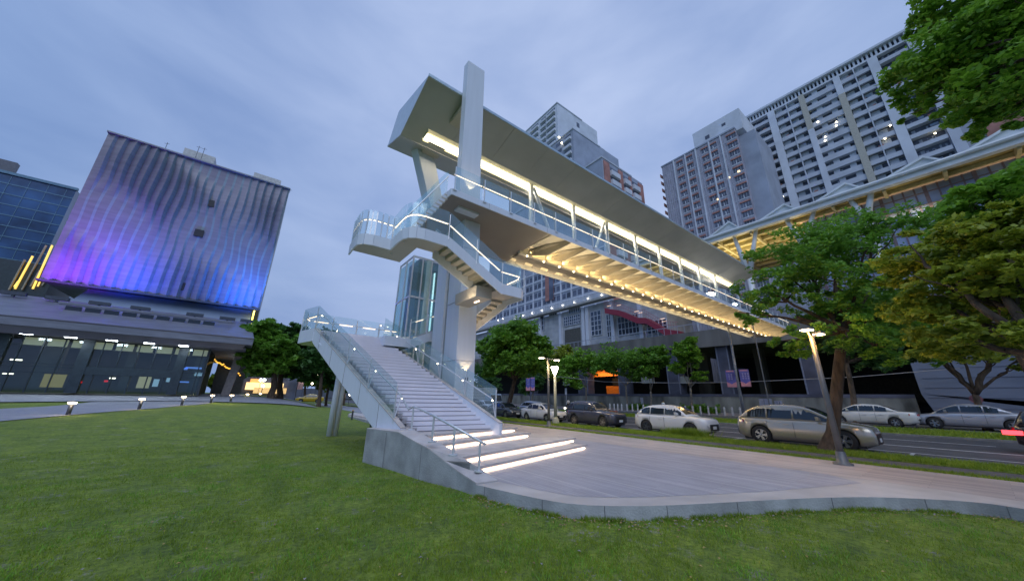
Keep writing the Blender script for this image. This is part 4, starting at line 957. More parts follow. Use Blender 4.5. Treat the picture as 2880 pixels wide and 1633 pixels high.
for (x, y) in [(1401, 900), (1414, 896), (1447, 893), (1471, 887), (1496, 880), (1523, 873), (1551, 866), (1582, 858), (1615, 850), (1653, 839), (1692, 829)]:
    p = AX(x, y, 62.3); g = MB(); g.lathe([(0, -.13), (.13, 0), (0, .13)], p, 8); g.build('walkway_lamp', M['dot_white'], ML)
# dark red escape stair
RS = empty('red_escape_stair', (61.5, 40, 0), 'dark red steel escape stair zigzagging below the bridge', 'staircase')
M['redpaint'] = mat('dark_red_paint', (.26, .025, .05), .5, var=.1)
pts = [(1700, 866), (1740, 872), (1790, 893), (1815, 893), (1868, 925), (1910, 930)]
W = [AX(x, y, 61.5) for x, y in pts]
g = MB()
for i in range(5):
    a, b = W[i], W[i+1]; g.hexa([a+V(0, 0, -1.2), b+V(0, 0, -1.2), b+V(2.2, 0, -1.2), a+V(2.2, 0, -1.2), a, b, b+V(2.2, 0, 0), a+V(2.2, 0, 0)])
g.build('stringer', M['redpaint'], RS)
g = MB()
for i in range(5):
    a, b = W[i], W[i+1]
    for hz in (.9, 1.6): g.bar(a+V(0, 0, hz), b+V(0, 0, hz), .07, .07)
    n = max(2, int((b-a).length/.45))
    for k in range(n): p = a.lerp(b, k/n); g.bar(p, p+V(0, 0, 1.6), .04, .04)
g.build('railing', mat('pink_rail', (.42, .18, .22), .5), RS)
g = MB()
for (x, y) in [(1712, 860), (1740, 858), (1790, 875), (1800, 879), (1862, 896), (1868, 903)]:
    p = AX(x, y, 61.8); g.box((p.x, p.y-.5, p.z-.06), (p.x+.1, p.y+.5, p.z+.06))
g.build('stair_lamp', mat('stair_lamp_pink', (.8, .6, .5), .5, emit=(1, .7, .5), es=.8), RS)
# ================================================================== VIADUCT, STATION CANOPY
VD = empty('station_viaduct', (60, 30, 0), 'grimy concrete station deck carried on dark columns over a dark undercroft', 'viaduct')
M['grime'] = mat('grimy_concrete', (.15, .145, .135), .85, var=.25, scale=.4, bump=.2, bscale=4, stretch=(1, 1, .35))
M['pier'] = mat('dark_steel_pier', (.085, .095, .14), .6, .1, var=.2, scale=.5)
g = MB(); g.hexa([(60, -60, 9.4), (60.5, -60, 9.4), (60.5, 110, 12.0), (60, 110, 12.0), (60, -60, 12.6), (60.5, -60, 12.6), (60.5, 110, 14.4), (60, 110, 14.4)]); g.build('edge_beam', M['grime'], VD)
g = MB(); g.box((60.5, -60, 11.3), (90, 34, 12.4)); g.box((60.5, 34, 11.3), (75.4, 120, 12.4)); g.build('deck_slab', M['grime'], VD)
g = MB()
for y in np.arange(-30, 108, 1.25): g.box((60.1, y, 13.4), (60.16, y+.06, 14.9))
g.box((60.1, -60, 14.85), (60.17, 110, 14.95)); g.build('parapet_fence', M['twgrey'], VD)
for (xa, xb, y) in [(1870, 1903, 1000), (2012, 2046, 985), (1624, 1650, 1010), (2243, 2287, 990), (1735, 1757, 1010), (1480, 1496, 1030)]:
    a, b = AX(xa, y, 60.8), AX(xb, y, 60.8); g = MB(); g.box((60.8, b.y, 0), (63, a.y, 12.2)); c = g.build('column', M['pier'], VD)
    g = MB(); g.box((60.74, b.y, .4), (60.8, b.y+.18, 11.5)); g.box((60.74, a.y-.18, .4), (60.8, a.y, 11.5)); g.build('column_edge', mat('pier_edge', (.17, .19, .26), .5), c)
for (xa, xb, y) in [(1960, 1995, 1050), (2125, 2150, 1030), (1730, 1745, 1050)]:
    a, b = AX(xa, y, 72), AX(xb, y, 72); g = MB(); g.box((72, b.y, 0), (73.5, a.y, 11.3)); g.build('rear_column', M['grime'], VD)
g = MB(); g.box((86, -60, 0), (87, 34, 12)); g.box((74.6, 34, 0), (75.4, 120, 11.3)); g.build('dark_backdrop', mat('undercroft_shade', (.03, .03, .034), .9), VD)  # undercroft darkness put into a near-black wall colour
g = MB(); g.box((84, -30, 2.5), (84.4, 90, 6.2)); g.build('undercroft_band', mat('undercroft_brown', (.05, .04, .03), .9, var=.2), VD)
WL = MB(); WL.box((60.0, 4.2, -.2), (60.35, 120, 3.15)); wl = empty('low_concrete_wall', (60, 30, 0), 'stained low concrete wall running along the foot of the viaduct', 'wall')
WL.build('wall_face', mat('stained_wall', (.20, .21, .19), .85, var=.35, scale=.5, stretch=(1, 1, .4)), wl)
g = MB(); g.box((59.96, 4.2, 2.8), (60.4, 120, 3.2)); g.build('coping', M['pier'], wl)
CS = empty('orange_site_cabin', (66, 42, 0), 'orange lit frame with dark windows under the viaduct', 'cabin')
M['orange'] = mat('orange_panel', (.75, .22, .02), .6, var=.1)
a, b = AX(1658, 1045, 64), AX(1763, 1107, 64)
g = MB(); y0_, y1_ = b.y, a.y; zt, zl = a.z, 2.8
g.box((66, y0_, zl), (66.3, y1_-3, zt-3.2)); g.box((64, y1_-.9, zl), (64.3, y1_, zt)); g.box((64, y1_-9, zt-1.2), (64.3, y1_, zt+.2)); g.box((64, y0_, zl), (64.3, y0_+.8, zt-2)); g.build('panel', M['orange'], CS)
g = MB(); g.box((65.8, y0_+2, zl+2.3), (65.99, y1_-5, zl+4.2)); g.build('window', M['black'], CS)
area('cabin_lamp', (63.0, (y0_+y1_)/2, 7.5), 6, 1, 110, (1, .55, .2), (.6, 0, -.5), CS)
# hanging undercroft lamps / fittings
for (x, y) in [(1593, 1076), (1818, 1068), (1912, 1068)]:
    p = AX(x, y, 61); g = MB(); g.box((p.x, p.y-1.1, p.z-.6), (p.x+1, p.y+1.1, p.z+.6)); o = g.build('hanging_unit', mat('fan_unit_grey', (.24, .26, .25), .6), None); tag(o, {1593: 'small grey fan unit on the viaduct wall behind the pale lantern post', 1818: 'pale grey fan unit hanging behind the thin tree crowns', 1912: 'dim grey fan unit right of the dark middle column'}[x], 'fan unit')
# canopy
CN = empty('station_canopy', (60, 10, 0), 'folded white steel station canopy with yellow lit underside on branching struts', 'canopy')
M['canopy'] = mat('canopy_white', (.66, .70, .72), .45, .0, var=.08, scale=.5)
M['olive'] = mat('canopy_soffit_yellow_lit', (.42, .34, .13), .6, var=.35, scale=1.2, stretch=(3, .4, 1))  # yellow lamp light put into the soffit colour
zc = 28.9
g = MB(); g.box((59.6, -45, zc-.5), (60.4, 42, zc+.5)); g.tube([(59.5, -45, zc+.35), (59.5, 42, zc+.35)], .28, 8); g.build('edge_beam', M['canopy'], CN)
for (x, y) in [(2050, 625), (2205, 576), (2377, 517), (2596, 443), (2850, 350), (1955, 664), (1885, 690)]:
    p = AX(x, y, 60.4); h_ = p.z; g = MB(); n_ = []
    L_, R_ = V(60.4, p.y+4.4, zc+.4), V(60.4, p.y-1.5, zc+.5); pk = V(60.4, p.y, h_)
    for (a, b) in ((L_, pk), (pk, R_)): g.hexa([a, b, b+V(20, 0, 0), a+V(20, 0, 0), a+V(0, 0, .28), b+V(0, 0, .28), b+V(20, 0, .28), a+V(20, 0, .28)])
    g.face([L_+V(.3, 0, 0), R_+V(.3, 0, 0), pk+V(.3, 0, .1)]); g.build('folded_roof', M['canopy'], CN)  # pale front face added to lighten the open gable
g = MB(); g.box((60.4, -45, zc+.1), (82, 42, zc+.25)); g.build('soffit', M['olive'], CN)
g = MB()
for x in np.arange(62.5, 82, 2.6): g.box((x, -45, zc-.45), (x+.5, 42, zc+.02))
for y in np.arange(-44, 42, 5.0): g.box((60.4, y, zc-.75), (82, y+.3, zc))
g.build('purlins', mat('purlin_yellow_lit', (.50, .44, .26), .5, var=.1), CN)  # purlins carry the same lamp yellow in their colour
for y in np.arange(-40, 41, 10.0): area('canopy_light', (66, y, zc-3.6), 7, 6, 520, (1, .80, .42), (0, 0, 1), CN)
for (b_, tops_) in [((2108, 775), [(2062, 660), (2127, 640)]), ((2262, 690), [(2206, 612), (2290, 590)]), ((2440, 620), [(2385, 556), (2452, 520)])]:
    bp_ = AX(*b_, 60.8)
    for t_ in tops_:
        g = MB(); g.tube([bp_, AX(*t_, 60.8)], [.42, .26], 10); g.build('strut', M['canopy'], CN, smooth=True)
    g = MB(); g.tube([V(bp_.x, bp_.y, 12), bp_], .4, 10); g.build('strut_base', M['canopy'], CN, smooth=True)
# station glass box under the canopy
SB2 = empty('station_hall', (66, -5, 0), 'gridded grey station hall under the canopy with a lit orange cornice', 'building')
a, b = AX(2258, 628, 63), AX(2660, 502, 63); zt = (a.z+b.z)/2
g = MB(); g.box((63, -45, 12.4), (80, a.y, zt)); g.build('glass_wall', mat('station_glass', (.34, .40, .55), .3, .2, var=.2, scale=.3), SB2)
g = MB(); g.box((62.7, -45, zt), (63.2, a.y+.3, zt+.35)); g.build('lit_cornice', mat('cornice_peach', (.65, .45, .32), .5, emit=(1, .6, .35), es=.12), SB2)
g = MB()
for i, y in enumerate(np.arange(-44, a.y, .95)): g.box((62.9, y, 12.4), (63, y+(.16 if i % 4 else .34), zt))
for z in np.arange(13, zt, 1.6): g.box((62.86, -45, z), (62.95, a.y, z+.12))
tag(g.build('mullions', mat('station_mullion', (.20, .15, .17), .5), SB2))
for (x, y) in [(2587, 598), (2588, 609), (2353, 658), (2446, 674), (2276, 740), (2387, 748), (2583, 815), (2670, 800), (2585, 607), (2286, 829), (2410, 843)]:
    p = AX(x, y, 62.6); g = MB(); g.lathe([(0, -.18), (.16, -.08), (.16, .08), (0, .18)], p, 8); g.build('hall_lamp', M['dot_white'], SB2)
# grey siding wall at right
GW = empty('grey_siding_wall', (58.5, 0, 0), 'tall blue grey corrugated hoarding with sloping top behind the parked silver car', 'wall')
a = AX(2575, 955, 58.5); b = AX(2880, 1005, 58.5)
g = MB(); g.prism([(58.5, a.y, 0), (58.5, a.y+.9, 3.2), (58.5, a.y+1.0, a.z), (58.5, b.y, b.z), (58.5, b.y-25, b.z-9), (58.5, b.y-25, 0)], (.4, 0, 0)); g.build('siding', mat('blue_grey_siding', (.14, .17, .235), .6, .1, var=.12, scale=.6, stretch=(1, .3, 1)), GW)
g = MB()
for z in np.arange(.8, 9, 1.0): g.box((58.46, b.y-20, z), (58.5, a.y+.5, z+.04))
g.build('seams', M['pier'], GW)
# ================================================================== TREES
def leaf_mesh(name, clumps, n_per, size, mt, parent, flat=.45, aspect=.55, seed=1):
    """clumps: (x,y,z,r); many small leaf faces spread in flattened sprays"""
    r = np.random.default_rng(seed); cs = np.array(clumps); k = len(cs)
    n = k*n_per; idx = np.repeat(np.arange(k), n_per)
    d = r.normal(size=(n, 3)); d /= np.linalg.norm(d, axis=1)[:, None]; rad = r.random(n)**(.45)
    tilt = r.normal(scale=.35, size=(k, 2))[idx]
    off = d*rad[:, None]*cs[idx, 3:4]; off[:, 2] = off[:, 2]*flat+off[:, 0]*tilt[:, 0]+off[:, 1]*tilt[:, 1]
    c = cs[idx, :3]+off
    a = r.normal(size=(n, 3)); a[:, 2] *= .45; a /= np.linalg.norm(a, axis=1)[:, None]
    b = np.cross(a, r.normal(size=(n, 3))*np.array([.6, .6, 1.0])+np.array([0, 0, .8])); b /= np.linalg.norm(b, axis=1)[:, None]
    s = size*(.6+.8*r.random(n))[:, None]; a = a*s; b = b*s*aspect
    v = np.empty((n, 4, 3)); v[:, 0] = c-a; v[:, 1] = c+b-a*.1; v[:, 2] = c+a; v[:, 3] = c-b-a*.1
    off0 = np.array(parent_world(parent)); v -= off0
    me = bpy.data.meshes.new(name); me.vertices.add(n*4); me.vertices.foreach_set('co', v.ravel())
    me.loops.add(n*4); me.loops.foreach_set('vertex_index', np.arange(n*4)); me.polygons.add(n)
    me.polygons.foreach_set('loop_start', np.arange(0, n*4, 4)); me.polygons.foreach_set('loop_total', np.full(n, 4))
    me.materials.append(mt); me.update(calc_edges=True); me.validate()
    o = bpy.data.objects.new(name, me); COL.objects.link(o); o.parent = parent; return o
def limb(g, p, q, r0, r1, rg, wob_=.12, n=5):
    pts = []; L_ = (q-p).length
    for i in range(n+1):
        t = i/n; o = V(rg.uniform(-1, 1), rg.uniform(-1, 1), rg.uniform(-.4, .4))*L_*wob_*(math.sin(math.pi*t))*.5; pts.append(p.lerp(q, t)+o)
    g.tube(pts, [r0+(r1-r0)*i/n for i in range(n+1)], 8)
def tree(name, label, base, fork, lobes, leafm, nclump, nper, lsize, r0=.2, barkm='bark', seed=1, cat='tree', group=None, flare=1.5, extra=None, flat=.45, clr=.16, mid=None):
    """lobes: list of (center Vector, radius vector) crown lobes; the trunk runs base->fork then limbs reach the lobes"""
    rg = random.Random(seed); root = empty(name, tuple(base), label, cat, group); g = MB()
    path = [base, base.lerp(fork, .12), base.lerp(fork, .35), base.lerp(fork, .7), fork] if mid is None else [base, base.lerp(mid, .25), mid, mid.lerp(fork, .5), fork]
    path = [p+V(rg.uniform(-1, 1), rg.uniform(-1, 1), 0)*r0*.35*(0 < i < 4) for i, p in enumerate(path)]
    g.tube([path[0]-V(0, 0, .15)]+path, [r0*flare*1.1, r0*flare, r0*1.12, r0, r0*.9, r0*.8], 10)
    limbs = MB()
    for c, rad in lobes:
        e_ = c+V(0, 0, rad[2]*.15); limb(limbs, fork, e_, r0*.55, r0*.12, rg)
        for _ in range(3):
            t = rg.uniform(.45, .9); s_ = fork.lerp(e_, t); q = c+V(rg.uniform(-1, 1)*rad[0]*.8, rg.uniform(-1, 1)*rad[1]*.8, rg.uniform(-.5, .8)*rad[2]); limb(limbs, s_, q, r0*.22, r0*.04, rg)
    if extra:
        for a, b, ra, rb in extra: limb(limbs, a, b, ra, rb, rg)
    g.build('trunk', M[barkm], root, smooth=True); limbs.build('limbs', M[barkm], root, smooth=True)
    vol = np.array([rad[0]*rad[1]*rad[2] for c, rad in lobes])**.8; vol /= vol.sum(); cl = []
    for (c, rad), w_ in zip(lobes, vol):
        for _ in range(max(3, int(nclump*w_))):
            d = V(rg.gauss(0, 1), rg.gauss(0, 1), rg.gauss(0, 1)).normalized(); t = rg.random()**.40
            cl.append((c.x+d.x*rad[0]*t, c.y+d.y*rad[1]*t, c.z+d.z*rad[2]*t, rg.uniform(.65, 1.4)*clr*(rad[0]+rad[1]+rad[2])/3*2))
    leaf_mesh('crown', cl, nper, lsize, M[leafm], root, flat=flat, seed=seed)
    return root
def lobe(x, y, D, rx, ry=None, depth=1.0):
    """crown lobe centred on photo pixel (x,y) at horizontal distance D, radii in photo pixels"""
    c = AD(x, y, D); v = np.array(c)-CAM; z = float(v@_f); k = z/F_; rx_, ry_ = rx*k, (ry or rx)*k
    return (c, (rx_*depth, rx_*depth, ry_))
# near tree on the verge, crown over the tan car
b0 = AZ(2335, 1268, .1); Dn = math.hypot(b0.x, b0.y)
tree('street_tree', 'large broad crowned green tree on the verge in front of the tan estate car', b0, AD(2370, 930, Dn), [
    lobe(2235, 735, Dn-.5, 120, 85), lobe(2160, 830, Dn-1, 85, 60), lobe(2350, 690, Dn+.5, 120, 80), lobe(2420, 800, Dn, 130, 90), lobe(2290, 850, Dn-.5, 100, 60), lobe(2480, 900, Dn, 120, 75), lobe(2240, 965, Dn-1, 85, 45), lobe(2390, 940, Dn-1.5, 110, 55), lobe(2530, 1000, Dn-.5, 80, 42), lobe(2110, 880, Dn-1, 50, 45), lobe(2460, 640, Dn+1.5, 110, 60)],
    'leaf', 250, 120, .085, r0=.20, seed=11, flare=2.1, clr=.15, mid=AD(2358, 1060, Dn), extra=[(AD(2370, 930, Dn), AD(2240, 890, Dn-.5), .13, .06), (AD(2370, 960, Dn), AD(2330, 860, Dn), .12, .06), (AD(2372, 925, Dn), AD(2440, 830, Dn), .14, .05)])
# yellow green tree, right, nearer than the dark one
D2 = 15.0
tb = AD(3080, 1420, 12); tb.z = .05
tree('yellow_green_tree', 'yellow green feathery tree spreading in from the right edge', tb, AD(3000, 1030, 13), [
    lobe(2560, 740, D2+1.5, 110, 60), lobe(2680, 700, D2+1, 130, 75), lobe(2800, 650, D2, 120, 85), lobe(2620, 860, D2+1, 110, 50), lobe(2760, 820, D2, 150, 90), lobe(2880, 760, D2-.5, 130, 130), lobe(2700, 960, D2, 140, 45), lobe(2850, 930, D2-1, 120, 75), lobe(2930, 560, D2, 90, 70)],
    'leaf_yellow', 250, 120, .085, r0=.22, seed=22, clr=.15, flat=.3, extra=[(AD(3000, 1030, 13), AD(2740, 850, 14), .11, .07), (AD(2740, 850, 14), AD(2560, 690, 15.5), .07, .02)])
# overhanging near tree, top right
D3 = 9.0
tb = AD(3350, 1600, 7.5); tb.z = .0
tree('overhanging_tree', 'dark leafy branches of a near tree hanging into the top right corner', tb, AD(3260, 60, 8), [
    lobe(2640, 170, D3, 110, 75), lobe(2760, 120, D3, 150, 110), lobe(2600, 270, D3+.2, 65, 50), lobe(2720, 270, D3, 90, 55), lobe(2850, 230, D3-.3, 120, 90), lobe(2800, 330, D3, 95, 28), lobe(2900, 60, D3, 160, 120), lobe(2720, -20, D3+.5, 110, 90), lobe(2640, 60, D3+.5, 60, 50), lobe(2880, 340, D3-.4, 60, 38), lobe(2560, 325, D3+.2, 28, 24)],
    'leaf_bright', 420, 75, .05, r0=.07, seed=33, clr=.14)
# denser tree behind on the right
D4 = 30.0
tb = AD(2990, 1240, D4); tb.z = .3
tree('dense_tree', 'dense dark green tree standing behind the yellow green one', tb, AD(2850, 950, D4), [
    lobe(2740, 580, D4, 100, 75), lobe(2840, 520, D4, 110, 70), lobe(2800, 650, D4, 120, 80), lobe(2900, 620, D4, 120, 100), lobe(2700, 660, D4+1, 70, 60), lobe(2870, 800, D4, 150, 100)],
    'leaf_bright', 200, 80, .17, r0=.3, seed=44)
D5 = 44.0
tb = AD(2482, 1200, D5); tb.z = .35
tree('median_tree', 'slim leaning tree on the median behind the lamp post', AZ(2408, 1196, .35), AD(2380, 1020, 41), [lobe(2370, 950, 41, 60, 50), lobe(2480, 1000, 43, 75, 45), lobe(2430, 900, 42, 90, 60), lobe(2540, 940, 44, 80, 50)], 'leaf_dark', 120, 60, .22, r0=.2, seed=45, mid=AD(2398, 1120, 41.6))
b5 = AZ(2782, 1212, .33); Dm = math.hypot(b5.x, b5.y)
tree('forked_tree', 'forked dark trunk tree growing on the median in front of the silver car', b5, AD(2742, 1105, Dm), [lobe(2640, 985, Dm, 80, 32), lobe(2800, 985, Dm, 90, 35), lobe(2870, 1010, Dm, 60, 25), lobe(2700, 930, Dm, 110, 50), lobe(2560, 960, Dm, 60, 35)], 'leaf_yellow', 95, 60, .17, r0=.20, seed=46, flat=.3, mid=AD(2768, 1165, Dm),
     extra=[(AD(2742, 1105, Dm), AD(2660, 1022, Dm), .2, .13), (AD(2660, 1022, Dm), AD(2600, 985, Dm), .12, .05), (AD(2660, 1022, Dm), AD(2690, 975, Dm), .1, .05), (AD(2742, 1105, Dm), AD(2782, 1020, Dm), .22, .14), (AD(2782, 1020, Dm), AD(2850, 980, Dm), .12, .05), (AD(2782, 1020, Dm), AD(2765, 960, Dm), .1, .04)])
# round tree left of the double lamp
b7 = AZ(1424, 1168, .1); D7 = math.hypot(b7.x, b7.y)
tree('round_tree', 'rounded deep green tree with warm lit trunk beside the double lamp', b7, AD(1448, 1065, D7), [lobe(1450, 960, D7, 85, 50), lobe(1400, 985, D7, 55, 45), lobe(1500, 985, D7, 55, 45), lobe(1455, 1020, D7, 95, 38), lobe(1375, 1035, D7+1, 35, 35), lobe(1530, 1020, D7+1, 35, 30)], 'leaf', 260, 90, .22, r0=.28, seed=55, clr=.17)
# thin street trees beyond the road
far = [(1765, 1158, 1760, 1085, [(1745, 1005, 70, 30), (1800, 1020, 45, 28), (1710, 1035, 40, 25), (1780, 1050, 40, 22), (1815, 1000, 35, 22)], 'thicker thin stemmed tree with wide crown right of the orange cabin'),
       (1832, 1152, 1830, 1100, [(1822, 1042, 30, 18), (1845, 1010, 35, 20), (1850, 985, 25, 14)], 'slight tree leaning beside the wide crowned one'),
       (1948, 1160, 1942, 1090, [(1925, 985, 34, 22), (1950, 1000, 22, 30), (1968, 1058, 22, 14), (1912, 1035, 22, 20), (1940, 960, 25, 12)], 'pale thin stemmed young tree between the dark columns'),
       (1650, 1150, 1648, 1090, [(1640, 1010, 45, 26), (1600, 1030, 40, 28), (1665, 1040, 30, 26), (1590, 1060, 30, 20), (1625, 1080, 26, 18)], 'bushy tree right of the lantern lamp'),
       (1560, 1150, 1560, 1090, [(1575, 1000, 35, 22), (1560, 1040, 30, 30), (1590, 985, 22, 14)], 'olive tinted tree behind the lantern lamp'),
       (1376, 1150, 1372, 1100, [(1360, 1050, 30, 28), (1350, 1085, 24, 26), (1385, 1080, 24, 24)], 'small dim tree behind the stair glass at the bridge foot'),
       (1495, 1150, 1500, 1100, [(1500, 1075, 28, 20), (1480, 1090, 22, 18)], 'low tree behind the round tree trunk')]
for i, (bx, by, fx, fy, lb, lab) in enumerate(far):
    b_ = AX(bx, by, 51.5+i*.3); b_.z = .44; D_ = math.hypot(b_.x, b_.y)
    tree('slim_tree', lab, b_, AD(fx, fy, D_), [lobe(x, y, D_, a, c) for x, y, a, c in lb], ['leaf', 'leaf', 'leaf_bright', 'leaf_bright', 'leaf_yellow', 'leaf_dark', 'leaf_dark'][i], 130, 45, .26, r0=.16, barkm='bark_pale', seed=60+i, group='slim street trees across the road', clr=.2)
# left trees
def gtree(nm, lab, bx, by, D, fx, fy, lb, lm, nc, npr, ls, r0, seed, **k):
    b_ = AD(bx, by, D); b_.z = float(TT(b_.x, b_.y)); return tree(nm, lab, b_, AD(fx, fy, D), [lobe(x, y, D, a, c) for x, y, a, c in lb], lm, nc, npr, ls, r0=r0, seed=seed, **k)
gtree('park_tree', 'layered dark green tree at the lawn edge right of the theatre, nearer of its pair', 762, 1126, 62, 778, 1030, [(740, 925, 50, 22), (710, 1000, 30, 24), (760, 970, 60, 26), (700, 1020, 25, 20), (750, 1030, 50, 24), (800, 1000, 50, 30)], 'leaf', 240, 90, .36, .42, 71, clr=.17)
gtree('park_tree', 'darker green tree tucked behind the layered park tree, the right of its pair', 784, 1122, 66, 790, 1030, [(820, 930, 40, 20), (850, 960, 45, 26), (830, 1010, 50, 30), (880, 1000, 40, 35), (780, 960, 40, 24), (860, 1050, 40, 22)], 'leaf_dark', 240, 90, .36, .40, 72, clr=.17)
gtree('park_tree', 'black silhouetted tree seen under the stair left of the round column', 898, 1130, 60, 905, 1050, [(900, 1000, 40, 30), (930, 1020, 35, 30), (920, 960, 40, 30), (880, 1030, 30, 20)], 'leaf_dark', 200, 80, .34, .25, 73, clr=.18)
gtree('park_tree', 'small dark tree half hidden behind the round stair column', 918, 1132, 70, 925, 1070, [(930, 1060, 30, 22), (960, 1080, 30, 20)], 'leaf_dark', 90, 60, .34, .2, 74, clr=.18)
gtree('park_tree', 'dark trunk tree visible below the stair stringer beside the glowing lamp', 968, 1125, 80, 968, 1085, [(975, 1060, 24, 16), (955, 1050, 24, 18)], 'leaf_dark', 80, 60, .34, .35, 75, clr=.18)
for i, (x, D, y, a, c, m_) in enumerate([(860, 150, 1055, 40, 24, 'leaf'), (805, 170, 1062, 40, 20, 'leaf_dark'), (905, 160, 1070, 35, 20, 'leaf_yellow'), (700, 140, 1062, 40, 18, 'leaf_dark'), (650, 120, 1055, 30, 22, 'leaf_dark'), (950, 170, 1080, 30, 16, 'leaf_dark'), (1000, 190, 1090, 26, 14, 'leaf_dark'), (620, 110, 1075, 24, 16, 'leaf_yellow'), (750, 180, 1075, 40, 14, 'leaf')]):
    gtree('distant_tree', ['mid green distant tree under the park trees', 'dim distant tree left of the mid green one', 'yellowish distant tree above the yellow taxi', 'dark distant tree behind the podium corner', 'dark distant tree under the podium canopy', 'distant tree behind the round stair column', 'far low tree behind the stair foot', 'yellow lit distant tree under the podium', 'distant tree between the park tree trunks'][i], x, 1108, D, x, y+6, [(x, y, a, c), (x+a*.6, y+4, a*.6, c*.7)], m_, 90, 60, .7, .4, 80+i, group='distant trees beyond the park', clr=.2)
# ================================================================== CARS
def car(name, label, cat, loc, rz, scale, L_, W_, H_, wb, fo, wr, paint, top, roof, belt=None, hatch=True, glassp=(.2, .5), rear_lamp=True, zg=.2, rims='rim'):
    """top: [(x,z)] body shoulder/hood line rear->front; roof: [(x,z)] greenhouse line rear->front. x forward from the rear bumper"""
    root = empty(name, loc, label, cat); root.rotation_euler.z = rz; root.scale = (scale,)*3
    hw = W_/2
    def ip(tb, x):
        if x <= tb[0][0]: return tb[0][1]
        for (a, b), (c, d) in zip(tb, tb[1:]):
            if x <= c: t = (x-a)/(c-a); return b+(d-b)*t
        return tb[-1][1]
    def hwid(x):
        u = x/L_; e_ = min(u, 1-u); return hw*(1-.20*(1-min(1, e_/.10))**2.0-.035*(1-min(1, e_/.3)))
    g = MB(); ns = 44; ring = 14
    xs = [L_*(.5-.5*math.cos(math.pi*i/(ns-1)))*.4+L_*i/(ns-1)*.6 for i in range(ns)]
    for x in xs:
        u = x/L_; zt = ip(top, x); w_ = hwid(x); zb_ = zg+.16*max(0, 1-u/.10)+.10*max(0, (u-.92)/.08); zb_ = min(zb_, zt-.25)
        prof = [(0, zb_), (w_*.80, zb_), (w_*.955, zb_+.05), (w_*.985, zb_+.22), (w_, zb_+(zt-zb_)*.52), (w_*.985, zt-.13), (w_*.93, zt-.03), (w_*.80, zt+.008)]
        prof = prof+[(0, zt+.03)]
        full = prof+[(-a, b) for a, b in prof[-2:0:-1]]
        for a, b in full: g.v.append((x-L_/2, a, b))
    nr = 16
    for i in range(ns-1):
        for k in range(nr): k2 = (k+1) % nr; g.f.append((i*nr+k, i*nr+k2, (i+1)*nr+k2, (i+1)*nr+k)); g.m.append(0)
    g.f.append(tuple(range(nr))); g.m.append(0); g.f.append(tuple((ns-1)*nr+k for k in range(nr))[::-1]); g.m.append(0)
    me_mats = [paint]
    body = g.build('body', me_mats, None, smooth=True)
    wx = [fo_ for fo_ in (L_-fo-wb-L_/2, L_-fo-L_/2)]
    cutter = MB()
    for x in wx:
        for s_ in (-1, 1): cutter.lathe([(0, s_*(hw+.2)), (wr*1.13, s_*(hw+.2)), (wr*1.13, s_*(hw-.30)), (0, s_*(hw-.30))], (x, 0, wr), 28, 'y')
    cu = cutter.build('cutter', M['black'], None)
    md = body.modifiers.new('b', 'BOOLEAN'); md.object = cu; md.operation = 'DIFFERENCE'; md.solver = 'EXACT'
    try: md.material_mode = 'TRANSFER'
    except Exception: pass
    dg = bpy.context.evaluated_depsgraph_get(); nm = bpy.data.meshes.new_from_object(body.evaluated_get(dg)); 
    body.modifiers.clear(); body.data = nm; bpy.data.objects.remove(cu); body.name = 'body'; body.parent = root
    # greenhouse
    x0_, x1_ = roof[0][0], roof[-1][0]; n = 22; g = MB(); gx = [x0_+(x1_-x0_)*i/(n-1) for i in range(n)]
    wbel, wrf = .885*hw, .70*hw
    def side(x, t):
        zb_ = ip(top, x)-.02; zr_ = ip(roof, x); f = min(1, max(0, (zr_-zb_)/(H_-.12-zb_))); wr_ = wbel+(wrf-wbel)*f
        return (wbel+(wr_-wbel)*t, zb_+(zr_-zb_)*t)
    for x in gx:
        (a, zb_), (b, zr_) = side(x, 0), side(x, 1); hh = max(.001, zr_-zb_); r_ = min(.05, hh*.4)
        pr = [(0, zb_), (a, zb_), (b+.02, zr_-r_), (b-.07, zr_), (0, zr_+.025)]; full = pr+[(-p, q) for p, q in pr[-2:0:-1]]
        for p, q in full: g.v.append((x-L_/2, p, q))
    nr = 8
    for i in range(n-1):
        for k in range(nr): k2 = (k+1) % nr; g.f.append((i*nr+k, i*nr+k2, (i+1)*nr+k2, (i+1)*nr+k)); g.m.append(0)
    g.f.append(tuple(range(nr))); g.m.append(0); g.f.append(tuple((n-1)*nr+k for k in range(nr))[::-1]); g.m.append(0)
    g.build('cabin', paint, None, smooth=True).parent = root
    # side glass panes
    xr = [x0_+(x1_-x0_)*q for q in glassp]  # b-pillar positions
    inner0 = next(x for x in gx if ip(roof, x)-ip(top, x) > .22); inner1 = [x for x in gx if ip(roof, x)-ip(top, x) > .10][-1]
    cuts = [inner0+.04]+xr+[inner1-.02]
    for s_ in (-1, 1):
        for a, b in zip(cuts, cuts[1:]):
            g = MB(); m_ = 7; a2, b2 = a+.03, b-.03
            for i in range(m_+1):
                x = a2+(b2-a2)*i/m_; (p, q) = side(x, .10); (p2, q2) = side(x, .86); g.v += [(x-L_/2, s_*(p+.006), q+.01), (x-L_/2, s_*(p2+.006), q2-.01)]
            for i in range(m_): g.f.append((2*i, 2*i+1, 2*i+3, 2*i+2)); g.m.append(0)
            g.build('side_window', M['carglass'], None).parent = root
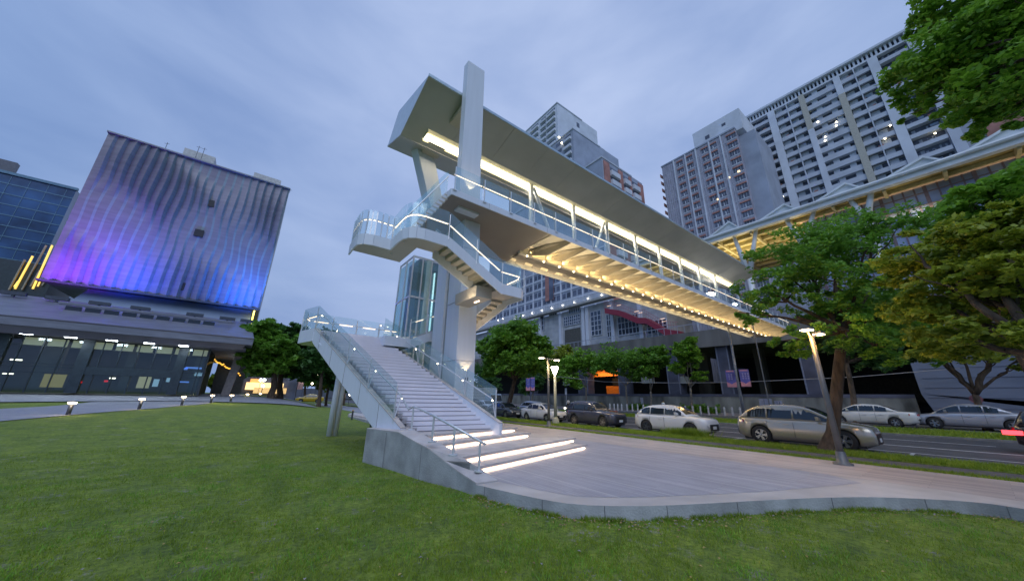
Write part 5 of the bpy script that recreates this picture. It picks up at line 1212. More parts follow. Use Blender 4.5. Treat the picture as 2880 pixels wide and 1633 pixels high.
    # windscreen and rear glass as skins on the sloped ends
    for nm_, xa, xb in (('windscreen', None, 1), ('rear_window', None, 0)):
        zmax = H_-.10
        cand = [x for x in gx if ip(roof, x) < zmax and ip(roof, x)-ip(top, x) > .03]
        cand = [x for x in cand if (x > (x0_+x1_)/2) == bool(xb)]
        if len(cand) < 2: continue
        g = MB(); k = 0
        for x in cand:
            b, zr_ = side(x, 1); 
            for y_ in (-1, -.5, 0, .5, 1): g.v.append((x-L_/2, y_*(b-.10), zr_+.006+.025*(1-abs(y_))))
            k += 1
        for i in range(k-1):
            for j in range(4): g.f.append((i*5+j, i*5+j+1, (i+1)*5+j+1, (i+1)*5+j)); g.m.append(0)
        g.build(nm_, M['carglass'], None).parent = root
    def part(nm_, g, m_, sm_=False, par=root): o = g.build(nm_, m_, None, smooth=sm_); o.parent = par; return o
    for x in wx:
        for s_ in (-1, 1):
            wc = bpy.data.objects.new('wheel', None); COL.objects.link(wc); wc.parent = root; wc.location = (x, s_*(hw-.12), wr)
            g = MB(); g.lathe([(wr*.62, -.10), (wr*.94, -.105), (wr, -.07), (wr, .07), (wr*.94, .105), (wr*.62, .10)], (0, 0, 0), 28, 'y'); part('tyre', g, M['tyre'], True, wc)
            g = MB(); g.lathe([(wr*.63, s_*.09), (wr*.60, s_*.03), (0, s_*.02)], (0, 0, 0), 24, 'y')
            part('hub', g, M['black'], False, wc); g = MB()
            for k in range(5):
                t = k*2*math.pi/5; 
                for dt in (-.16, .16): g.bar((0, s_*.085, 0), (math.cos(t+dt)*wr*.61, s_*.088, math.sin(t+dt)*wr*.61), .05*wr/.33, .035, up=V(0, 1, 0))
            g.lathe([(wr*.64, s_*.10), (wr*.58, s_*.10), (wr*.58, s_*.05)], (0, 0, 0), 24, 'y'); g.lathe([(0, s_*.11), (wr*.14, s_*.10), (wr*.14, s_*.05)], (0, 0, 0), 12, 'y'); part('rim', g, M[rims], False, wc)
    zf = ip(top, L_-.08); zr2 = ip(top, .1)
    for s_ in (-1, 1):
        g = MB(); g.hexa([(L_/2-.55, s_*hwid(L_-.55)*.99, zf-.20), (L_/2-.07, s_*hw*.60, zf-.22), (L_/2-.07, s_*hw*.60, zf-.10), (L_/2-.55, s_*hwid(L_-.55)*.96, zf-.08), (L_/2-.52, s_*hwid(L_-.5)*1.005, zf-.18), (L_/2+.0, s_*hw*.62, zf-.22), (L_/2-.02, s_*hw*.62, zf-.11), (L_/2-.52, s_*hwid(L_-.5)*.98, zf-.09)]); part('headlight', g, M['lens'])
        g = MB(); g.hexa([(-L_/2+.05, s_*hw*.55, zr2-.22), (-L_/2+.38, s_*hwid(.38)*1.0, zr2-.20), (-L_/2+.38, s_*hwid(.38)*1.0, zr2-.08), (-L_/2+.05, s_*hw*.55, zr2-.10), (-L_/2-.01, s_*hw*.55, zr2-.22), (-L_/2+.36, s_*hwid(.38)*1.01, zr2-.19), (-L_/2+.36, s_*hwid(.38)*1.01, zr2-.09), (-L_/2-.01, s_*hw*.55, zr2-.10)]); part('tail_light', g, M['red_lens'])
        xm = x1_-.62; g = MB(); g.hexa([(xm-L_/2, s_*(wbel+.02), ip(top, xm)+.04), (xm-L_/2+.14, s_*(wbel+.02), ip(top, xm)+.04), (xm-L_/2+.12, s_*(hw+.16), ip(top, xm)+.04), (xm-L_/2+.02, s_*(hw+.16), ip(top, xm)+.04), (xm-L_/2, s_*(wbel+.02), ip(top, xm)+.10), (xm-L_/2+.12, s_*(wbel+.04), ip(top, xm)+.14), (xm-L_/2+.10, s_*(hw+.18), ip(top, xm)+.20), (xm-L_/2, s_*(hw+.18), ip(top, xm)+.18)]); part('door_mirror', g, paint)
        for xx in xr: 
            g = MB(); g.box((xx-L_/2-.35, s_*hwid(xx)*.995 if s_ > 0 else s_*hwid(xx)*.995-.03, ip(top, xx)-.20), (xx-L_/2-.15, s_*hwid(xx)*.995+.03 if s_ > 0 else s_*hwid(xx)*.995, ip(top, xx)-.165)); part('door_handle', g, paint)
            g = MB(); g.box((xx-L_/2-.006, s_*hwid(xx)*1.0-.006, zg+.18), (xx-L_/2+.006, s_*hwid(xx)*1.0+.006, ip(top, xx)-.08)); part('door_seam', g, M['black'])
    g = MB(); g.box((L_/2-.10, -hw*.55, zg+.12), (L_/2+.012, hw*.55, zf-.20)); part('grille', g, M['black'])
    g = MB(); g.box((L_/2, -.19, zg+.20), (L_/2+.03, .19, zg+.34)); part('number_plate', g, M['plate'])
    g = MB(); g.box((-L_/2-.02, -.19, zr2-.40), (-L_/2+.03, .19, zr2-.27)); part('number_plate', g, M['plate'])
    g = MB(); g.box((-L_/2+.3, -hw*.9, zg-.03), (L_/2-.3, hw*.9, zg+.10)); part('underbody', g, M['black'])
    return root
def paint(name, c, rough=.22, metal=.0, spec=.7): 
    m = mat(name, c, rough, metal, var=.03, scale=.6, spec=spec); b = m.node_tree.nodes['Principled BSDF']; b.inputs['Coat Weight'].default_value = .8; b.inputs['Coat Roughness'].default_value = .05; return m
SUVT = [(0, .80), (.05, 1.02), (.6, 1.03), (1.6, 1.00), (2.9, 1.02), (3.5, .99), (4.0, .94), (4.27, .86), (4.36, .70)]
SUVR = [(.18, 1.0), (.45, 1.28), (.85, 1.48), (1.4, 1.56), (2.1, 1.57), (2.6, 1.50), (3.0, 1.27), (3.38, .97)]
RXT = [(0, .88), (.05, 1.10), (.6, 1.12), (1.6, 1.08), (3.1, 1.08), (3.9, 1.05), (4.4, .98), (4.68, .90), (4.76, .74)]
RXR = [(.12, 1.10), (.50, 1.46), (.90, 1.64), (1.6, 1.72), (2.3, 1.71), (2.85, 1.60), (3.4, 1.30), (3.75, 1.06)]
BXT = [(0, .80), (.04, 1.08), (.6, 1.09), (2.0, 1.08), (3.05, 1.10), (3.6, 1.07), (4.2, 1.00), (4.42, .92), (4.48, .76)]
BXR = [(.08, 1.10), (.35, 1.60), (.8, 1.70), (1.6, 1.73), (2.3, 1.71), (2.6, 1.60), (3.15, 1.10)]
SDT = [(0, .78), (.05, .98), (.7, 1.02), (1.5, .96), (3.0, .95), (3.6, .91), (4.1, .84), (4.34, .74), (4.42, .60)]
SDR = [(.60, 1.02), (1.0, 1.25), (1.45, 1.42), (2.1, 1.47), (2.5, 1.43), (2.9, 1.27), (3.45, .91)]
CMT = [(0, .66), (.05, .98), (.9, 1.02), (1.5, .98), (3.3, .95), (3.9, .88), (4.4, .80), (4.75, .64), (4.8, .52)]
CMR = [(.85, 1.02), (1.3, 1.28), (1.75, 1.43), (2.4, 1.47), (2.9, 1.42), (3.3, 1.25), (3.85, .93)]
def wloc(r_, f_, z, s_, W_, face):
    a, b = AZ(*r_, z), AZ(*f_, z); c = (a+b)/2; return c
Pw = paint('white_car_paint', (.66, .65, .64)); Pw2 = paint('pearl_white_car_paint', (.60, .59, .56)); Ptan = paint('bronze_car_paint', (.50, .45, .36), .25, .6); Pdk = paint('graphite_car_paint', (.060, .062, .085), .25, .3); Psil = paint('silver_car_paint', (.46, .47, .52), .28, .45); Pgr = paint('dark_grey_car_paint', (.05, .055, .065)); Pyel = paint('taxi_yellow_paint', (.62, .42, .02)); Pblk = paint('black_car_paint', (.012, .012, .014))
XC = 22.05
car('parked_suv', 'white compact suv parked at the kerb between the dark and the bronze suvs', 'suv', (XC, 11.95, 0), R(-90), 1.08, 4.36, 1.79, 1.59, 2.61, .88, .34, Pw, SUVT, SUVR, glassp=(.30, .58), rims='darksteel')
car('parked_suv', 'bronze and silver luxury suv parked behind the big tree trunk', 'suv', (XC, 5.5, 0), R(-90), 1.08, 4.76, 1.92, 1.74, 2.85, .90, .39, Ptan, RXT, RXR, glassp=(.33, .60))
car('parked_suv', 'dark graphite boxy suv parked behind the white suv', 'suv', (XC+.1, 18.4, 0), R(-90), 1.06, 4.48, 1.82, 1.74, 2.62, .86, .36, Pdk, BXT, BXR, glassp=(.26, .62), rims='bark_pale')
car('parked_sedan', 'white small sedan parked between the double lamp and the dark suv', 'sedan', (XC+.2, 24.5, 0), R(-90), 1.06, 4.42, 1.73, 1.48, 2.55, .88, .31, Pw, SDT, SDR, glassp=(.36, .64))
car('parked_sedan', 'dark grey sedan parked behind the white small sedan, partly behind the lit tree trunk', 'sedan', (XC+.25, 30.6, 0), R(-90), 1.06, 4.42, 1.75, 1.46, 2.60, .86, .31, Pgr, SDT, SDR, glassp=(.36, .64))
car('parked_suv', 'black suv at the far left of the kerb row, seen through the stair glass', 'suv', (XC+.3, 37.2, 0), R(-90), 1.05, 4.48, 1.82, 1.66, 2.62, .86, .34, Pblk, BXT, BXR, glassp=(.26, .62))
c1 = wloc((2515, 1203), (2390, 1194), .35, 1, 1, 1)
car('parked_sedan', 'cream white saloon in the far lane with its red tail lamp to the right', 'sedan', (c1.x+.95, c1.y+.1, .35), R(90), 1.14, 4.8, 1.82, 1.48, 2.75, .98, .32, Pw2, CMT, CMR, glassp=(.36, .62))
c2 = AZ(2728, 1209, .35)
car('parked_sedan', 'long silver saloon in the far lane behind the forked tree', 'sedan', (c2.x+.7, c2.y-.25, .35), R(90), 1.22, 4.8, 1.82, 1.50, 2.85, .95, .33, Psil, CMT, CMR, glassp=(.34, .62))
# moving cars further up the road and at the right edge
BCY = AX(2850, 1216, 27.8).y-2.5
car('black_car', 'black car entering at the right edge with a glowing red tail lamp', 'car', (28.6, BCY, 0), R(-90), 1.1, 4.48, 1.82, 1.74, 2.62, .86, .36, Pblk, BXT, BXR, glassp=(.26, .62))
p = AX(2848, 1216, 27.7); g = MB(); g.box((p.x, p.y-.28, p.z-.09), (p.x+.12, p.y+.28, p.z+.09))
car('driving_car', 'silver grey hatchback driving up the road with a bright headlamp left of the dark suv', 'car', (29.6, 34, 0), R(-90), 1.05, 4.36, 1.79, 1.50, 2.61, .88, .33, Psil, SUVT, SUVR, glassp=(.30, .58))
car('driving_car', 'pale blue grey car beyond the white small sedan', 'car', (29.2, 45, 0), R(-90), 1.08, 4.42, 1.75, 1.48, 2.6, .86, .31, Psil, SDT, SDR, glassp=(.36, .64))
car('driving_car', 'white estate car far up the road left of the round tree trunk', 'car', (29.3, 62, 0), R(-90), 1.15, 4.36, 1.79, 1.59, 2.61, .88, .34, Pw, SUVT, SUVR, glassp=(.30, .58))
car('driving_car', 'dark car with white lower body behind the round tree trunk', 'car', (29.5, 54, 0), R(-90), 1.1, 4.48, 1.82, 1.6, 2.62, .86, .34, Pgr, BXT, BXR, glassp=(.26, .62))
pt = AD(872, 1121, 92); car('taxi', 'small yellow taxi far away under the park trees', 'taxi', (pt.x, pt.y, float(TT(pt.x, pt.y))+.05), R(170), 1.25, 4.42, 1.73, 1.5, 2.55, .88, .31, Pyel, SDT, SDR, glassp=(.36, .64))
o = tag(g.build('tail_lamp', emis('red_tail_glow', (1, .03, .04), 5), None), None); 
bc_ = bpy.data.objects['black_car']; o.data.transform(Matrix.Translation(-Vector((28.6, BCY, 0)))); o.data.transform(Matrix.Rotation(R(90), 4, 'Z')); o.data.transform(Matrix.Scale(1/1.1, 4)); o.parent = bc_
g = MB(); g.box((-.1, -.12, -.08), (.1, .12, .08))
hl = AX(1591, 1147, 28.9); hh = bpy.data.objects['driving_car']; o = g.build('headlamp', M['dot_white'], None); o.parent = hh; q = Matrix.Rotation(R(90), 4, 'Z') @ (hl-Vector(hh.location)); o.location = q/1.05
# box truck in the distance
tp = empty('box_truck', (33.5, 52, 0), 'pale grey box truck far up the road behind the double lamp', 'truck')
g = MB(); g.box((32.2, 50, .9), (34.8, 57, 3.6)); g.build('cargo_box', mat('truck_box_grey', (.34, .34, .33), .6, var=.08), tp)
g = MB(); g.hexa([(32.3, 48, .5), (34.7, 48, .5), (34.7, 49.9, .5), (32.3, 49.9, .5), (32.4, 48.5, 2.6), (34.6, 48.5, 2.6), (34.7, 49.9, 2.6), (32.3, 49.9, 2.6)]); g.build('cab', mat('truck_cab_blue', (.30, .38, .48), .4), tp)
g = MB(); g.hexa([(32.45, 48.12, 1.5), (34.55, 48.12, 1.5), (34.55, 48.14, 1.5), (32.45, 48.14, 1.5), (32.5, 48.40, 2.4), (34.5, 48.40, 2.4), (34.5, 48.44, 2.4), (32.5, 48.44, 2.4)]); g.build('windscreen', M['carglass'], tp)
for y in (49, 54.5):
    for x in (32.3, 34.5): g = MB(); g.lathe([(0, -.13), (.45, -.13), (.5, 0), (.45, .13), (0, .13)], (x, y, .5), 16, 'x' if False else 'z'); 
    g = MB()
    for x in (32.35, 34.4): g.tube([(x, y, .5), (x+.25, y, .5)], .5, 16)
    g.build('wheel_pair', M['tyre'], tp)
# ================================================================== LAMPS, BOLLARDS AND STREET FURNITURE
blab = ['first glowing path bollard, nearest and leftmost on the lawn edge', 'second glowing path bollard from the left', 'third glowing path bollard from the left', 'fourth glowing path bollard from the left, right of the glass hall', 'fifth glowing path bollard from the left', 'sixth glowing path bollard, just left of the park tree trunk', 'last and smallest glowing path bollard beside the park tree trunk']
for i, ((bx, by), ty) in enumerate(zip([(190, 1167), (390, 1151), (510, 1140), (592, 1133), (648, 1128), (692, 1125), (729, 1121.5)], [1130, 1120, 1114, 1110, 1110, 1107, 1106])):
    b_ = AT(bx, by); hgt = VH(bx+14*(1-i/8), ty, b_)-b_.z
    r_ = empty('path_bollard', tuple(b_), blab[i], 'bollard light', 'glowing bollards along the grey path')
    g = MB(); g.tube([b_, b_+V(0, 0, hgt*.9)], .10, 12); g.build('post', M['darksteel'], r_, smooth=True)
    g = MB(); g.lathe([(0, hgt*.86), (.17, hgt*.88), (.19, hgt*.96), (.15, hgt*1.0), (0, hgt*1.01)], b_, 14); g.build('lamp_head', M['bollardglow'], r_, smooth=True)
    point('glow', b_+V(.1, -.4, hgt+.1), 25, (1, .75, .45), .1, r_)
for (bx, by, ty, lab) in [(989, 1180, 1155, 'unlit thin black bollard in front of the small white platform'), (1042, 1201, 1178, 'short dark bollard with amber cap beside the stair stringer')]:
    b_ = AT(bx, by); hgt = VH(bx+3, ty, b_)-b_.z; r_ = empty('path_bollard', tuple(b_), lab, 'bollard'); g = MB(); g.tube([b_, b_+V(0, 0, hgt)], .07, 10); g.build('post', M['darksteel'], r_)
    g = MB(); g.lathe([(0, hgt), (.09, hgt+.01), (.08, hgt+.08), (0, hgt+.1)], b_, 12); g.build('cap', mat('amber_cap', (.5, .3, .12), .4), r_)
# small white platform behind the stair
a, b, c = AT(978, 1170), AT(1048, 1190), AT(1052, 1165)
wp = MB(); wp.prism([(a.x, a.y, -.2), (b.x, b.y, -.2), (b.x+1.6, b.y+2.5, -.2), (a.x+1.2, a.y+3.0, -.2)], (0, 0, .42)); tag(wp.build('low_platform', M['concrete_top'], None), 'low pale stone platform under the staircase by the lawn', 'platform')
def double_lamp(label, base, htop, heads, warm=(1, .72, .35), power=110, lean=None):
    r_ = empty('double_lamp', tuple(base), label, 'lamp post', 'double headed park lamps'); top_ = V(base.x, base.y, htop)
    M.setdefault('lampole', mat('lamp_post_grey', (.17, .17, .17), .45, .5, var=.1))
    g = MB(); g.tube([base, base.lerp(top_, .5), top_], [.10, .085, .07], 12); g.lathe([(.26, 0), (.26, .05), (.16, .09), (.13, .35), (.11, .4)], base, 16); g.build('pole', M['lampole'], r_, smooth=True)
    for (h, s_) in heads:
        g = MB(); g.bar(top_+V(0, 0, -.05), h, .05, .05); g.build('arm', M['lampole'], r_)
        d = (h-top_); d.z = 0; d.normalize(); sd = V(-d.y, d.x, 0)
        g = MB(); g.hexa([h+d*a_*s_+sd*b_*s_*.45+V(0, 0, z_) for z_ in (-.02, .06) for a_, b_ in ((-.5, -1), (.5, -1), (.5, 1), (-.5, 1))]); hd = g.build('lamp_head', M['lampole'], r_)
        g = MB(); g.hexa([h+d*a_*s_*.9+sd*b_*s_*.40+V(0, 0, z_) for z_ in (-.06, -.022) for a_, b_ in ((-.5, -1), (.5, -1), (.5, 1), (-.5, 1))]); g.build('diffuser', emis('park_lamp_glow', (1, .84, .60), 7), hd)
        point('lamp_light', h+V(0, 0, -.28), power, warm, .15, r_)
    return r_
b_ = AZ(2372, 1306, .08); D_ = math.hypot(b_.x, b_.y)
double_lamp('tall double headed lamp post with yellow lit shaft in front of the large tree', b_, VH(2290, 945, b_), [(AD(2268, 925, D_-.15), .34), (AD(2302, 937.5, D_+.5), .31)], warm=(1, .52, .12), power=62)
b_ = AZ(1544, 1200, .08); D_ = math.hypot(b_.x, b_.y)
double_lamp('double headed lamp post standing left of the lantern lamp', b_, VH(1542, 1006, b_), [(AD(1523, 1005, D_), .42), (AD(1566, 1011, D_), .42)], power=110)
b_ = AZ(1563, 1192, .1); D_ = math.hypot(b_.x, b_.y)
r_ = empty('lantern_lamp', tuple(b_), 'single lamp post with a glowing tapered lantern head', 'lamp post'); ht = VH(1566, 1050, b_)
g = MB(); g.tube([b_, V(b_.x, b_.y, ht)], [.14, .10], 10); g.lathe([(.3, 0), (.26, .35), (.14, .5)], b_, 12); g.build('pole', mat('green_post', (.26, .28, .24), .5), r_, smooth=True)
g = MB(); g.lathe([(.12, 0), (.30, .46), (.26, .54), (0, .56)], (b_.x, b_.y, ht), 14); g.build('lantern', M['dot_white'], r_, smooth=True); point('lamp_light', (b_.x-.6, b_.y-.3, ht+.2), 80, (1, .8, .55), .2, r_)
# tall street lamp with banners
bs_ = AX(2094, 1168, 46); bs_.z = .35; D_ = math.hypot(bs_.x, bs_.y)
r_ = empty('street_lamp', tuple(bs_), 'tall curved arm street lamp carrying two blue and pink banners', 'street lamp')
pts = [bs_]+[AD(x, y, D_) for x, y in [(2072, 1060), (2056, 960), (2044, 905), (2038, 880), (2028, 860), (2012, 840), (2000, 828)]]
g = MB(); g.tube(pts, [.19, .16, .13, .12, .10, .09, .08, .07], 10); g.build('pole', mat('street_lamp_grey', (.34, .36, .39), .4, .4), r_, smooth=True)
hp = AD(1998, 826, D_); g = MB(); g.lathe([(0, -.32), (.5, -.18), (.52, .02), (.2, .16), (0, .18)], hp, 14); g.build('lamp_head', emis('street_lamp_glow', (1, .95, .85), 22), r_, smooth=True)
M['ban'] = mat('banner_blue', (.12, .12, .42), .7, var=.25, scale=.9); M['banp'] = mat('banner_pink', (.62, .26, .30), .7, var=.1); M['banl'] = mat('banner_print', (.42, .40, .62), .7)
def banner(par, c, wd, ht_, D, kind):
    p = c; dr = V(.35, -.94, 0).normalized(); sd = dr*wd/2
    def q(u, v, o=0): return p+sd*(2*u-1)+V(0, 0, ht_*(v-.5))+V(-.94, -.35, 0)*o
    g = MB(); g.hexa([q(0, 0), q(1, 0), q(1, 0, -.03), q(0, 0, -.03), q(0, 1), q(1, 1), q(1, 1, -.03), q(0, 1, -.03)]); b = g.build('banner', M['ban'], par)
    g = MB(); g.face([q(0, 0, .012), q(1, 0, .012), q(1, .30, .012), q(.72, .24, .012), q(.5, .16, .012), q(.28, .24, .012), q(0, .30, .012)]); g.build('banner_wave', M['banp'], b)
    g = MB(); g.face([q(.08, .90, .012), q(.92, .90, .012), q(.86, .98, .012), q(.14, .98, .012)]); g.build('banner_band', M['banp'], b)
    g = MB(); rg = random.Random(kind)
    for r0_ in range(3):
        for k in range(2 if kind % 2 else 3):
            u0 = .25+k*.27; v0 = .72-r0_*.13; g.face([q(u0, v0, .014), q(u0+.17, v0, .014), q(u0+.17, v0+.018, .014), q(u0, v0+.018, .014)]); g.face([q(u0+.07, v0-.05, .014), q(u0+.10, v0-.05, .014), q(u0+.10, v0+.06, .014), q(u0+.07, v0+.06, .014)]); g.face([q(u0, v0+.045, .014), q(u0+.17, v0+.045, .014), q(u0+.17, v0+.06, .014), q(u0, v0+.06, .014)])
    g.build('banner_lettering', M['banl'], b)
pxm = (AD(2093, 1064, D_)-AD(2062, 1064, D_)).length/31
for (x, y, k) in [(2056, 1064, 1), (2095, 1062, 2)]: banner(r_, AD(x, y, D_-.4), pxm*27, pxm*55, D_, k)
g = MB()
for (x, y) in [(2056, 1037), (2056, 1091), (2095, 1036), (2095, 1089)]: g.bar(AD(x, y, D_-.35), AD(2074, y, D_), .05, .05)
g.build('banner_bracket', M['darksteel'], r_)
b_ = AX(1492, 1160, 44); b_.z = .35; D2_ = math.hypot(b_.x, b_.y)
r_ = empty('banner_post', tuple(b_), 'distant grey post with two small blue and pink banners left of the double lamp', 'banner post'); g = MB(); g.tube([b_, AD(1491, 1060, D2_)], .1, 8); g.build('pole', M['pier'], r_)
pm2 = D2_/F_*1.15
for (x, k) in [(1485, 3), (1498, 4)]: banner(r_, AD(x, 1079, D2_-.3), pm2*11, pm2*30, D2_, k)
p = AD(2066, 856, 44); g = MB(); g.lathe([(0, -.22), (.3, 0), (0, .22)], p, 10); r_ = empty('street_lamp', (p.x+.3, p.y-1.3, .4), 'bright white lamp shining beside the left edge of the large tree crown', 'street lamp'); g.build('lamp_head', M['cool'], r_)
g = MB(); g.tube([p, p+V(.3, -1.2, -.3), V(p.x+.3, p.y-1.3, .4)], .06, 6); g.build('pole', M['lampole'], r_)
# white kerb bollards across the road
bpx = [1749, 1764, 1779, 1794, 1810, 1838, 1738, 1728, 1716]+[1928, 1949, 1970, 1992, 2014, 2037, 2059, 2081, 1905]
M['wb'] = mat('white_bollard', (.52, .52, .52), .5)
proto = None
ORD = ['first', 'second', 'third', 'fourth', 'fifth', 'sixth', 'seventh', 'eighth', 'ninth']
for i, x in enumerate(sorted(bpx)):
    lb_ = ORD[i % 9]+' short white bollard from the left '+('in the row left of the white suv roof' if i < 9 else 'in the row right of the white suv roof')
    P = AX(x, 1150, 47.6); P.z = .44
    if proto is None:
        proto = empty('kerb_bollard', tuple(P), lb_, 'bollard', 'white bollards across the road')
        g = MB(); g.tube([P, P+V(0, 0, .95)], [.12, .10], 10); g.lathe([(.10, .95), (.06, 1.0), (0, 1.01)], P, 10); g.build('post', M['wb'], proto); g = MB(); g.lathe([(.115, .75), (.118, .76), (.114, .85)], P, 10); g.build('band', M['steel'], proto)
    else: copy_tree(proto, tuple(P), label=lb_)
# shrubs behind bollards
for i, (x, y, w_, lab) in enumerate([(1800, 1150, 35, 'low hedge clump behind the white bollards, left'), (1945, 1156, 26, 'low hedge clump behind the white bollards, centre'), (1985, 1158, 26, 'low hedge clump behind the white bollards, right'), (1620, 1148, 18, 'low bush near the pale truck')]):
    c = AX(x, y, 53); c.z = .8; r_ = empty('hedge', (c.x, c.y, .44), lab, 'hedge'); leaf_mesh('foliage', [(c.x+random.uniform(-.5, .5), c.y+random.uniform(-1, 1)*w_*.06, .75+random.uniform(0, .4), .6) for _ in range(16)], 90, .14, M['leaf'], r_, flat=.8, seed=i)
# utility cabinets, signs, round sign
for (xa, ya, xb, yb_, lab) in [(2133, 1120, 2168, 1148, 'blue grey utility cabinet by the wall above the bronze suv, larger one'), (2177, 1126, 2197, 1150, 'blue grey utility cabinet with orange label, smaller one')]:
    a, b = AX(xa, ya, 56), AX(xb, yb_, 56); r_ = empty('utility_cabinet', ((a.x), (a.y+b.y)/2, .44), lab, 'cabinet'); g = MB(); g.box((56, b.y, .44), (57, a.y, a.z)); bx_ = g.build('body', mat('cabinet_blue_grey', (.26, .29, .38), .5), r_)
    g = MB(); g.box((55.97, b.y, .55), (56, b.y+.06, a.z-.1)); g.box((55.97, (a.y+b.y)/2-.02, .55), (56, (a.y+b.y)/2+.02, a.z-.1)); g.build('door_seam', M['pier'], r_)
    if 'smaller' in lab: g = MB(); g.box((55.95, b.y+.3, a.z-1.3), (55.97, b.y+.6, a.z-.7)); g.build('label', mat('orange_label', (.6, .33, .05), .6), r_)
def postsign(label, x, y, X, zt, col, cat, wd, ht_, round_=False):
    p = AX(x, y, X); r_ = empty('sign_post' if not round_ else 'round_sign', (p.x, p.y, .4), label, cat); g = MB(); g.tube([(p.x, p.y, .4), (p.x, p.y, p.z+ht_/2)], .04, 8); g.build('post', M['steel'], r_)
    g = MB()
    if round_: g.tube([(p.x-.06, p.y, p.z), (p.x-.03, p.y, p.z)], wd, 20)
    else: g.box((p.x-.05, p.y-wd/2, p.z-ht_/2), (p.x-.02, p.y+wd/2, p.z+ht_/2))
    g.build('plate', mat('plate_'+cat.replace(' ', '_')+str(x), col, .5), r_); return r_
postsign('small white notice on a post by the wall left of the white suv roof', 1806, 1130, 55, 0, (.5, .5, .56), 'sign', .55, 1.5)
postsign('small white notice on a post between the pale truck and the dark suv', 1592, 1100, 50, 0, (.55, .55, .58), 'sign', .5, 1.2)
postsign('faded red round road sign leaning behind the forked trunk', 2745, 1122, 46, 0, (.30, .13, .16), 'road sign', .34, .5, True)
# overhead cable
a, b = AX(1568, 1058, 38), AX(1700, 1073, 49); c, d = AX(2060, 1075, 49), AX(2700, 1035, 49)
g = MB(); g.tube([a, b, AX(1880, 1076, 49), c, AX(2400, 1060, 49), d], .035, 5); tag(g.build('overhead_cable', mat('cable_grey', (.3, .3, .32), .6), None), 'thin grey cable strung across the road in front of the viaduct', 'cable')
# traffic light and distant city lamps on the left
p = AD(833, 1043, 95); r_ = empty('traffic_light', (p.x, p.y, .5), 'traffic light showing red above blue green under the park trees', 'traffic light')
g = MB(); g.tube([V(p.x+.8, p.y, .3), V(p.x+.8, p.y, p.z+.6), V(p.x-.2, p.y, p.z+.6)], .10, 6); g.box((p.x-.5, p.y+.2, p.z-1.2), (p.x+.3, p.y+.5, p.z+.6)); g.build('pole', M['darksteel'], r_)
for (x, y, c_) in [(834, 1038, (1, .05, .05)), (831, 1045, (.1, .35, 1))]:
    q = AD(x, y, 94.5); g = MB(); g.lathe([(0, -.35), (.33, -.2), (.33, .2), (0, .35)], q, 10); g.build('lens', emis('signal_glow%d' % x, c_, 6), r_)
for i, (x, y, D, s_, cc, lab) in enumerate([(786, 1023, 90, .22, 'cool', 'tiny cool lamp between the park tree trunks'), (734, 1068, 120, .4, 'cool', 'left one of two pale lamps over the bright shop'), (743, 1068, 120, .4, 'cool', 'right one of two pale lamps over the bright shop'), (897, 1051, 110, .42, 'dot', 'yellowish globe lamp above the taxi'), (911, 1063, 100, .45, 'dot_white', 'bright globe lamp left of the round stair column'), (840, 1067, 130, .45, 'dot_white', 'globe lamp left of the pink banner pair'), (856, 1068, 130, .45, 'dot_white', 'globe lamp right of the pink banner pair'), (822, 1073, 140, .5, 'dot', 'large warm globe lamp left of centre in the far row'), (832, 1075, 140, .3, 'dot', 'small warm globe lamp in the far row'), (808, 1072, 140, .4, 'dot', 'warm globe lamp at the left of the far row'), (796, 1077, 140, .3, 'dot', 'small globe lamp at the far row end'), (878, 1078, 140, .35, 'dot', 'dim yellow globe lamp right of the banner pair'), (984, 1109, 80, .22, 'dot_white', 'bright lamp under the stair stringer'), (957, 1102, 90, .2, 'cool', 'pale lamp right of the round stair column'), (653, 1037, 70, .2, 'cool', 'cool lamp under the podium canopy, upper'), (650, 1060, 80, .22, 'cool', 'cool lamp under the podium canopy, lower'), (740, 1085, 120, .35, 'dot_white', 'white lamp low in the bright shop front')]):
    p = AD(x, y, D); zg_ = float(TT(p.x, p.y)); r_ = empty('globe_lamp', (p.x, p.y, zg_), lab, 'lamp'); g = MB(); g.lathe([(0, -s_), (s_*.7, -s_*.7), (s_, 0), (s_*.7, s_*.7), (0, s_)], p, 10); g.build('globe', M[cc], r_, smooth=True)
    g = MB(); g.tube([V(p.x, p.y, zg_), p-V(0, 0, s_)], .05, 6); g.build('pole', M['darksteel'], r_)
sh = empty('distant_shop', tuple(AD(745, 1085, 125)), 'bright warm shopfront far away behind the park tree trunks', 'shop')
for (x, y, a_, b_2, c_, e_) in [(745, 1086, 9, 2.0, (1, .62, .25), 1.5), (720, 1080, 3, 3, (.9, .4, .1), 1.0), (760, 1098, 8, 1.6, (.8, .5, .2), .7), (735, 1100, 4, 1.4, (.1, .1, .12), 0)]:
    p = AD(x, y, 125); g = MB(); g.box((p.x-a_/2, p.y, p.z-b_2/2), (p.x+a_/2, p.y+.4, p.z+b_2/2)); g.build('lit_front', emis('shop_glow%d' % x, c_, e_), sh)
g = MB(); p = AD(745, 1090, 126); g.box((p.x-8, p.y+.6, 0), (p.x+8, p.y+6, p.z+3)); g.build('wall', M['recess'], sh)
fl = empty('podium_string_lights', tuple(AD(630, 1020, 75)), 'string of amber lights hanging under the podium canopy corner', 'light string'); g = MB()
for k in range(22): 
    t = k/21; p = AD(600+75*t, 1010+42*t+random.uniform(-3, 3), 74); g.lathe([(0, -.13), (.15, 0), (0, .13)], p, 6)
tag(g.build('bulbs', emis('amber_bulb', (1, .55, .08), 1.2), fl), kind='stuff')
bp2 = empty('pink_banner_pair', tuple(AD(847, 1090, 130)), 'far pair of pale pink banners between two globe lamps', 'banner')
